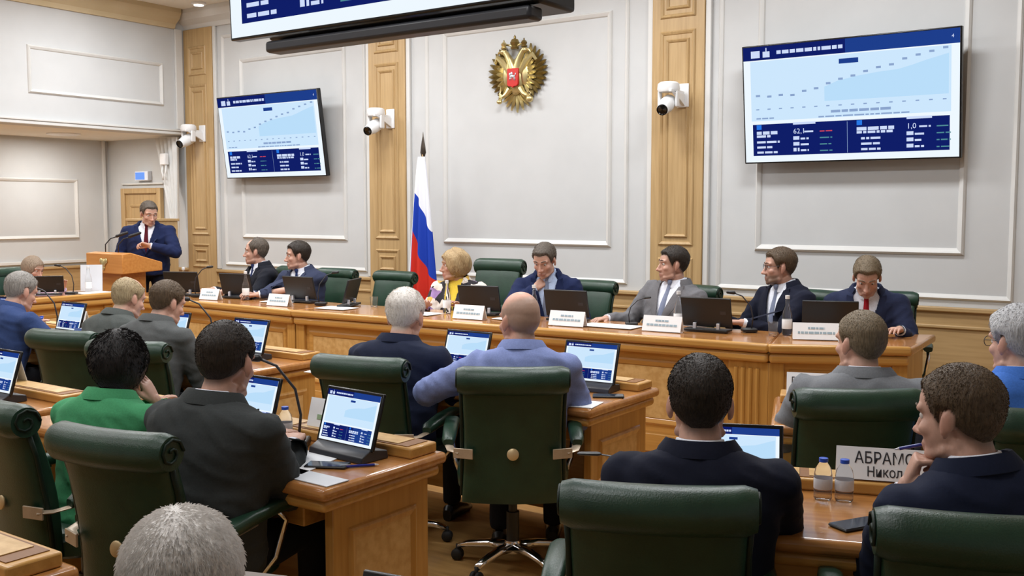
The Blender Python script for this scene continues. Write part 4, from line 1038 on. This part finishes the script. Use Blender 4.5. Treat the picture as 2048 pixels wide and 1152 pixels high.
    # ---- eyes, brows
    for sd in (-1, 1):
        m = MB(); m.ell(HM @ Vector((sd*.031, .0665, .001)), (.0112*hsc,)*3, None, 12, 8); eo = m.build('eye', 'eye_white', root, smooth=True)
        m = MB(); m.ell(HM @ Vector((sd*.031, .0722, .0)), (.0066*hsc,)*3, None, 10, 6); m.build('iris', 'iris', eo, smooth=True)
        m = MB(); m.tube([HM @ Vector(v) for v in ((sd*.013, .0905, .024), (sd*.03, .085, .0285), (sd*.047, .0745, .026))], [.003, .0036, .002], 6); m.build('eyebrow', hair if style == 'bob' or hair in ('hair_dark', 'hair_brown', 'hair_ash', 'hair_greybrown', 'hair_black') else 'hair_greybrown', root, smooth=True)
    if glasses:
        g = MB()
        for sd in (-1, 1):
            pts = [HM @ Vector((sd*.033 + .024*math.cos(2*PI*i/14), .093 - .012*abs(math.cos(2*PI*i/14)+sd*.0)*.4, .0 + .018*math.sin(2*PI*i/14))) for i in range(15)]
            g.tube(pts, .0017, 5); g.tube([HM @ Vector((sd*.057, .088, .005)), HM @ Vector((sd*.079, .02, .008)), HM @ Vector((sd*.08, -.015, .0))], .0017, 5)
        g.tube([HM @ Vector((-.01, .1, .004)), HM @ Vector((.01, .1, .004))], .0017, 5); g.build('glasses', 'spectacle', root, smooth=True)
    # ---- jacket
    k = bw; prof = [(-.06, .175, .135, .02), (.0, .185, .145, .012), (.14, .182, .132, .004), (.27, .190, .130, -.002), (.37, .202, .128, -.014), (.43, .208, .118, -.022), (.475, .202, .106, -.027), (.508, .168, .090, -.028), (.535, .112, .075, -.026), (.552, .082, .068, -.024)]
    if fem: prof = [(z, a*(.96 if z > .2 else 1.02), b, y) for z, a, b, y in prof]
    def trings(inset, zmax=1, zmin=-1):
        r = []
        for z, a, b, y in prof:
            if z > zmax or z < zmin: continue
            aa = (a*k - inset) ; bb = (b*(.5+.5*k) - inset)
            if z > .1: bb += .0
            r.append([T @ Vector((p[0], p[1] + y + (.018 if (fem and .25 < z < .42 and p[1] > 0) else 0), z)) for p in superring(0, 0, aa, bb, 32, 0, 2.5)])
        return r
    m = MB(); m.loft(trings(0, zmin=-.08))
    for sd, Sh, El, W, pose, palm in arms:
        m.ell(T @ Vector((sd*.178*k, -.014, .450)), (.072*k, .076, .066), None, 16, 10)
        cw = El.lerp(W, .93); r0 = .062*k*(.9 if fem else 1)
        m.tube([T @ Vector((sd*.12*k, -.014, .43)), Sh, Sh.lerp(El, .5), Sh.lerp(El, .9), El, El.lerp(cw, .12), El.lerp(cw, .5), cw], [r0*.95, r0*1.08, r0*.98, r0*.93, r0*.9, r0*.88, r0*.76, r0*.64], 14)
        m.ell(El, (r0*.9,)*3)
    jm = remesh(m, .0125, 3, .5); JV = co(jm); JN = nrm(jm)
    nz2 = np.array([noise.noise(Vector((p[0]*9 + root_loc.x*7, p[1]*9, p[2]*13))) for p in JV]); nz3 = np.array([1 - abs(noise.noise(Vector((p[0]*7 + 3.1, p[1]*7 + root_loc.y*5, p[2]*16 + p[0]*8)))) for p in JV])
    JV = JV + JN * (nz2*.006 + (nz3**4)*.007)[:, None]
    # folds near the elbows
    for sd, Sh, El, W, pose, palm in arms:
        d = np.linalg.norm(JV - np.array(El), axis=1); ax = np.array((W - Sh).normalized()); ph = (JV - np.array(El)) @ ax
        JV = JV + JN * (np.exp(-(d/.10)**2) * np.sin(ph*150) * .0045)[:, None]
    tq = xf(JV, np.array(toT)); JF = [tuple(p.vertices) for p in jm.polygons]; bpy.data.meshes.remove(jm)
    zb_, zt_, wv = (.17, .515, .085) if not fem else (.22, .53, .07)
    cut = np.zeros(len(JV), bool)
    if open_v:
        wz = np.interp(tq[:, 2], [zb_, zt_, .6], [0.0, wv*k, wv*k*.8]); cut = (np.abs(tq[:, 0]) < wz) & (tq[:, 1] > .0) & (tq[:, 2] > zb_)
    neckcut = (tq[:, 2] > .548)
    JF = [t for t in JF if not (cut[list(t)].all() or neckcut[list(t)].all())]
    jm = bpy.data.meshes.new('jacket'); jm.from_pydata(JV.tolist(), [], JF); jm.update(); jm.materials.append(MT[suit])
    jo = link('jacket' if suit != 'lilac' else 'blouse', jm, root, None, 0, True)
    bvh = BVHTree.FromPolygons([Vector(v) for v in tq.tolist()], JF)
    def onto(x, z, y0=.4, offv=.006, dflt=.1):
        h = bvh.ray_cast(Vector((x, y0, z)), Vector((0, -1, 0)))
        return (h[0].y if h[0] is not None and h[0].y > 0.0 else dflt) + offv
    # collar band at the back of the neck
    rr = []
    for i in range(15):
        a = R_(-65 + (i/14)*310) if open_v else R_(i*360/14)
        a = PI/2 + R_(50) + (i/14)*R_(260) if open_v else 2*PI*i/14
        ca, sa = math.cos(a), math.sin(a); g = []
        for rr_, zz in ((.070, .575), (.077, .578), (.094, .548), (.100, .528), (.090, .524), (.072, .55)):
            g.append(T @ Vector((rr_*1.12*k*ca, rr_*sa*.98 - .024 + (.012 if sa > 0 else 0), zz - .02*max(0, sa))))
        rr.append(g)
    m = MB(); m.loft(rr); m.build('collar', suit, jo, smooth='auto')
    # shirt, tie, lapels
    m = MB(); m.loft(trings(.012, .56, .05)); sb = 'blouse' if fem else 'shirt'
    cr = []
    for zz, rr_ in ((.518, .078), (.546, .070), (.571, .064), (.573, .058), (.546, .060), (.518, .062)):
        cr.append([T @ Vector((rr_*math.cos(2*PI*i/24)*(.5+.5*fat), rr_*math.sin(2*PI*i/24)*1.03 - .022 + .012*max(0, math.sin(2*PI*i/24)), zz - .028*max(0, math.sin(2*PI*i/24)) + .006)) for i in range(24)])
    if not fem: m.loft(cr, None, False)
    so = m.build(sb, shirt, root, smooth='auto')
    tb = BVHTree.FromPolygons([toT @ Vector(v) for v in m.v], m.f)
    def onto_s(x, z):
        h = tb.ray_cast(Vector((x, .4, z)), Vector((0, -1, 0))); return h[0].y if h[0] is not None else .1
    if open_v:
        for sd in (-1, 1):
            rows = []
            for i in range(13):
                t = i/12; z = zb_ + (zt_ - zb_ - .0)*t; wi = wv*k*t - .010
                lw = .074*math.sin(min(1, t*1.25)*PI*.62) if t < .80 else .074*(.55 + .25*(1-t)/.2)
                row = []; yp = None
                for j in range(4):
                    y = onto(sd*max(.012, wi + lw*j/3 + .008), min(z + .004*j, .505), .4, .0045 + .004*math.sin(j/3*PI), -9)
                    if yp is not None: y = max(y, yp - .022)
                    if y < -1: y = rows[-1][j][2] if rows else .1
                    row.append((sd*(wi + lw*j/3), z + .004*j, y)); yp = y
                rows.append(row)
            vs = []; fs = []
            for r in rows:
                for x, z, y in r: vs.append(T @ Vector((x, y, z)))
            for r in rows:
                for x, z, y in r: vs.append(T @ Vector((x, y-.007, z)))
            nq = len(rows)*4
            for i in range(12):
                for j in range(3):
                    a = i*4+j; f4 = (a, a+1, a+5, a+4); fs += [f4, tuple(nq+x for x in f4[::-1])]
                fs += [(i*4, i*4+4, nq+i*4+4, nq+i*4), (i*4+3, nq+i*4+3, nq+i*4+7, i*4+7)]
            m = MB(); m.add(vs, fs); m.build('lapel', suit, jo, smooth='auto')
    if tie and open_v and not fem:
        m = MB(); rings = []
        for t in np.linspace(0, 1, 9):
            z = .523 - .40*t; hw = .013 + .024*t; 
            y = max(onto_s(0, min(z, .53)), .05) + .006
            rings.append([T @ Vector(v) for v in ((-hw, y-.004, z), (-hw*.5, y+.003, z), (hw*.5, y+.003, z), (hw, y-.004, z), (0, y-.008, z))])
        m.loft(rings); to = m.build('tie', tie, root, smooth='auto')
        m = MB(); y = onto_s(0, .525); m.loft([[T @ Vector((a*math.cos(2*PI*i/10), y + .004 + b*math.sin(2*PI*i/10), z)) for i in range(10)] for z, a, b in ((.552, .016, .010), (.545, .021, .014), (.522, .015, .012), (.515, .011, .008))]); m.build('tie_knot', tie, to, smooth='auto')
    # cuffs, watch
    for sd, Sh, El, W, pose, palm in arms:
        d = (W - El).normalized(); a, b = El.lerp(W, .88), El.lerp(W, .985)
        m = MB(); m.tube([a, b], [.034, .034] if not fem else [.028, .028], 14); m.build('cuff', shirt if not fem else suit, jo, smooth='auto')
        if watch and sd < 0:
            m = MB(); m.tube([El.lerp(W, .985), El.lerp(W, 1.03)], [.032, .031], 14); m.build('wristwatch', 'watch', root, smooth='auto')
    # ---- trousers, shoes
    m = MB(); hp = Vector((0, 0, hz))
    for sd in (-1, 1):
        if stand:
            h0, kn, an = Vector((sd*.09, 0, hz-.02)), Vector((sd*.10, .02, z0+.5)), Vector((sd*.11, -.01, z0+.07))
        else:
            h0, kn, an = Vector((sd*.09, .02, hz-.02)), Vector((sd*.13, .42, hz+.01)), Vector((sd*.13, .36 + .05*sd, z0+.08))
        m.tube([h0, h0.lerp(kn, .5), kn, kn.lerp(an, .1), kn.lerp(an, .5), an], [.088, .08, .064, .062, .055, .05], 14)
        m.ell(kn, (.062,)*3)
        q2 = MB(); rs = []
        for y, a, b in ((-.06, .025, .03), (-.04, .035, .042), (.05, .038, .04), (.12, .044, .028), (.18, .036, .02), (.2, .015, .01)): rs.append([(an.x + p[0], an.y + y, z0 + b + p[1]) for p in superring(0, 0, a, b, 14, 0, 2.4)])
        q2.loft(rs).build('shoe', 'shoe_leather', root, smooth='auto')
    m.ell(hp + Vector((0, -.01, 0)), (.17*k, .14, .10))
    tm = remesh(m, .018, 3, .5); tm.materials.append(MT[trousers]); link('trousers', tm, root, None, 0, True)
    return root

AUD = 'delegates at the desks'; PRE = 'people at the head table'
def hd(x, y, ztop, hs=1.06): return (x, y, ztop - .125*hs)
# ---- delegates at the desks
person('bald man in a light blue suit, back turned, at a desk before the head table', hd(-2.64, 3.83, 1.27), 30, 66, 4, 12, suit='suit_ltblue', hair='hair_stubble', bald=(.012, .074, .095, .05), thick=.0005, tone=(206, 154, 132), fat=1.06, build=1.1, hscale=1.12,
       hr=(.20, .40, .79), hl=(-.30, .34, .80), pl=(-1, -.3, -.4), shirt='shirt_blue', tie=None, group=AUD)
person('white-haired man in a navy suit, back turned, beside the bald man', hd(-3.36, 3.853, 1.241), 12, 18, 14, 12, suit='suit_navy', hair='hair_white', thick=.012, strands=5000, slen=.012, fat=1.03, build=1.15, hscale=1.14, hr=(.20, .46, .80), hl=(-.16, .40, .79), group=AUD)
person('man in a mid-grey suit seated before the end of the head table', hd(-1.184, 4.213, 1.233), 22, 58, 2, 6, suit='suit_midgrey', hair='hair_ash', thick=.008, build=1.2, hscale=1.1, hr=(.2, .38, .79), hl=(-.18, .38, .80), pl=(-.5, -.4, -.8), strands=4000, slen=.006, group=AUD)
person('grey-haired man in a bright blue suit', hd(-.62, 4.37, 1.262), 22, 56, 4, 8, suit='suit_brightblue', hair='hair_silver', thick=.02, build=1.1, hscale=1.12, glasses=True, group=AUD)
person('dark-haired man in a dark navy suit seen from behind', hd(-1.168, 2.596, 1.240), 24, 27, 4, 6, suit='suit_dknavy', hair='hair_dark', thick=.011, build=1.1, hscale=1.1, fat=1.05, strands=7000, slen=.007, group=AUD)
person('man in a navy suit resting his chin on his hand with a blue pen', hd(-.53, 2.80, 1.243), 36, 74, 6, 10, side=-7, suit='suit_navy', hair='hair_brown', thick=.010, build=1.08, hscale=1.1, fat=1.04, strands=7000, slen=.007, hl=('h', -.045, .115, -.175), pl=(-.1, .5, -1), posel='fist', lpalm=(-1, .3, .2), group=AUD)
LAST['pen'] = LAST['HM'].copy()
person('man in a charcoal suit writing beside a tablet', hd(-2.752, 2.225, 1.262), 6, 22, 12, 11, suit='suit_charcoal', hair='hair_dark', thick=.010, build=1.18, hscale=1.13, strands=6000, slen=.007, hr=(.02, .44, .79), hl=(-.14, .46, .79), pr=(.4, -.4, -.8), group=AUD)
person('woman in a green jacket with short dark hair', hd(-3.42, 2.265, 1.19), 14, 22, 10, 10, suit='suit_green', shirt='shirt_white', tie=None, hair='hair_black', style='bob', thick=.026, strands=6000, slen=.02, fem=True, build=1.18, hscale=1.12, seat=.47, hr=('h', .10, .075, -.13), rpalm=(1, .3, -.1), poser='rest', pr=(.3, .45, -1), group=AUD)
person('dark-haired man in a grey suit at the desk by the aisle', hd(-5.06, 3.67, 1.233), 12, -4, 18, 18, suit='suit_grey', hair='hair_brown', thick=.011, build=1.08, hscale=1.06, group=AUD)
person('balding fair-haired man in a grey-green suit', hd(-5.71, 3.85, 1.214), 8, -2, 18, 20, suit='suit_greygreen', hair='hair_blondgrey', bald=(.03, .05, .07, .075), thick=.009, build=1.08, hscale=1.08, fat=1.04, group=AUD)
person('grey-haired man in a blue suit reaching over his desk', hd(-6.73, 3.70, 1.22), 2, 2, 20, 20, suit='suit_blue', hair='hair_grey', thick=.010, build=1.22, hscale=1.1, hr=(.28, .52, .80), hl=(-.2, .4, .79), group=AUD)
person('white-haired man sitting alone, seen from behind', hd(-1.225, .902, 1.222, 1.12), 26, 34, 14, 12, suit='suit_greygreen', hair='hair_snow', thick=.010, build=1.05, hscale=1.02, strands=16000, slen=.013, vox=.0045, group=AUD)
# ---- people at the head table
person('man in a navy suit with a red tie looking down', hd(-1.85, 6.71, 1.345), 196, 196, 32, 12, z0=.1, suit='suit_deep', tie='tie_red', hair='hair_ash', thick=.013, build=1.1, hr=(.16, .40, .895), hl=(-.2, .42, .895), watch=True, group=PRE)
person('bearded man with glasses in a dark suit turned aside', hd(-2.44, 6.69, 1.394), 150, 122, 2, 4, z0=.1, suit='suit_dknavy', tie='tie_grey', hair='hair_brown', thick=.013, beard=(120, 100, 84), glasses=True, build=1.08, hr=(.26, .38, .895), hl=(-.05, .42, .895), group=PRE)
person('man in a grey suit leaning back in his chair', hd(-3.20, 6.60, 1.392), 168, 130, 0, -4, side=-6, z0=.1, suit='suit_warmgrey', tie='tie_grey', hair='hair_dark', thick=.012, build=1.12, hr=(.28, .34, .86), hl=(-.24, .30, .84), group=PRE)
person('man in a royal navy suit holding a hand to his face', hd(-4.16, 6.37, 1.40), 208, 190, 22, 8, z0=.1, suit='suit_royal', shirt='shirt_blue', tie='tie_grey', hair='hair_greybrown', thick=.012, build=1.08, hr=('h', .055, .11, -.17), pr=(1, .2, -.6), poser='curl', rpalm=(.3, 1, .2), hl=(-.2, .36, .895), group=PRE)
person('woman with wavy blonde hair in a floral jacket over yellow', hd(-5.06, 6.40, 1.337), 198, 138, 2, 4, z0=.1, suit='floral', shirt='yellow', tie=None, hair='hair_blonde', style='bob', thick=.030, wave=.16, fem=True, build=1.12, hscale=1.12, hr=(.15, .36, .895), hl=(-.15, .36, .895), group=PRE)
person('man in a slate blue suit watching the speaker, hands folded', hd(-6.86, 6.37, 1.367), 184, 140, 2, 6, z0=.1, suit='suit_slate', shirt='shirt_white', tie='tie_navy', hair='hair_dark', thick=.013, build=1.08, hr=(.26, .42, .895), hl=(.16, .44, .895), group=PRE)
person('man in a black suit in full profile towards the speaker', hd(-7.45, 6.39, 1.39), 160, 130, 0, 2, z0=.1, suit='suit_black', shirt='shirt_white', hair='hair_greybrown', bald=(.07, .05, .06, .06), thick=.011, build=1.08, group=PRE)
person('man in a navy suit and wine tie speaking at the lectern', hd(-9.22, 6.48, 1.745), 222, 256, 16, 6, z0=.1, stand=True, suit='suit_royal', tie='tie_wine', hair='hair_greybrown', thick=.010, build=1.12, hr=(.26, .26, 1.12), hl=(-.07, .30, 1.28), pl=(-1, -.25, -.5), posel='curl', lpalm=(-.4, -.5, .6), trousers='suit_dknavy')
bpy.data.objects[[o.name for o in C.objects if o.get('label', '').startswith('man in a navy suit and wine')][0]].pop('group', None)
person('woman in a lilac blouse sitting at the side table', hd(-9.37, 5.28, 1.215), 275, 285, 18, 14, z0=.1, strands=0, suit='lilac', shirt='lilac', tie=None, open_v=False, hair='hair_mouse', style='bob', thick=.02, fem=True, seat=.40)
bpy.data.objects[[o.name for o in C.objects if o.get('label', '').startswith('woman in a lilac')][0]].pop('group', None)
# pen held at the mouth
P = LAST['pen'] @ Vector((.0, .098, -.082)); e = pen(P.x, P.y, P.z, 74 + 90 + 30, 'blue pen held at the mouth of the man in navy', 16)

# ---- chairs
chair(-2.60, 3.72, 35, 'green swivel chair with badge and star base behind the bald man')
chair(-3.30, 3.67, 14, 'green swivel chair behind the white-haired man in navy', sc=.99)
chair(-5.46, 3.49, 14, 'green swivel chair behind the balding man in grey-green', sc=.98)
chair(-4.76, 3.42, 18, 'green swivel chair behind the dark-haired man in grey', sc=.98)
chair(-6.85, 3.36, 4, 'green swivel chair of the man in the blue suit', sc=.98)
chair(-3.50, 2.14, -6, 'green swivel chair of the woman in the green jacket')
chair(-2.80, 2.08, 10, 'green swivel chair of the man in the charcoal suit')
chair(-1.22, 2.45, 26, 'green swivel chair of the dark-haired man in dark navy')
chair(-.50, 2.66, 23, 'green swivel chair of the man with the blue pen')
chair(-1.23, 4.04, 33, 'green swivel chair of the man in mid-grey')
chair(-.50, 4.05, 24, 'green swivel chair of the man in bright blue')
chair(-1.16, .70, 26, 'green swivel chair of the white-haired man sitting alone')
for x, y, psi, sc, l in ((-4.98, 6.66, 184, 1.15, 'tall green chair of the woman in the floral jacket'), (-4.10, 6.66, 182, 1.0, 'green chair of the man holding a hand to his face'), (-6.20, 6.66, 180, 1.0, 'empty green swivel chair in front of the flag'),
                      (-3.26, 6.68, 172, 1.0, 'green chair of the man in grey leaning back'), (-2.38, 6.74, 165, 1.0, 'green chair of the bearded man'), (-1.80, 6.90, 196, 1.0, 'green chair of the man with the red tie'),
                      (-6.94, 6.66, 182, 1.0, 'green chair of the man in slate blue'), (-7.60, 6.66, 172, 1.0, 'green chair of the man in full profile'), (-9.42, 5.27, 275, 1.0, 'green chair of the woman in lilac')):
    chair(x, y, psi, l, .1, sc)
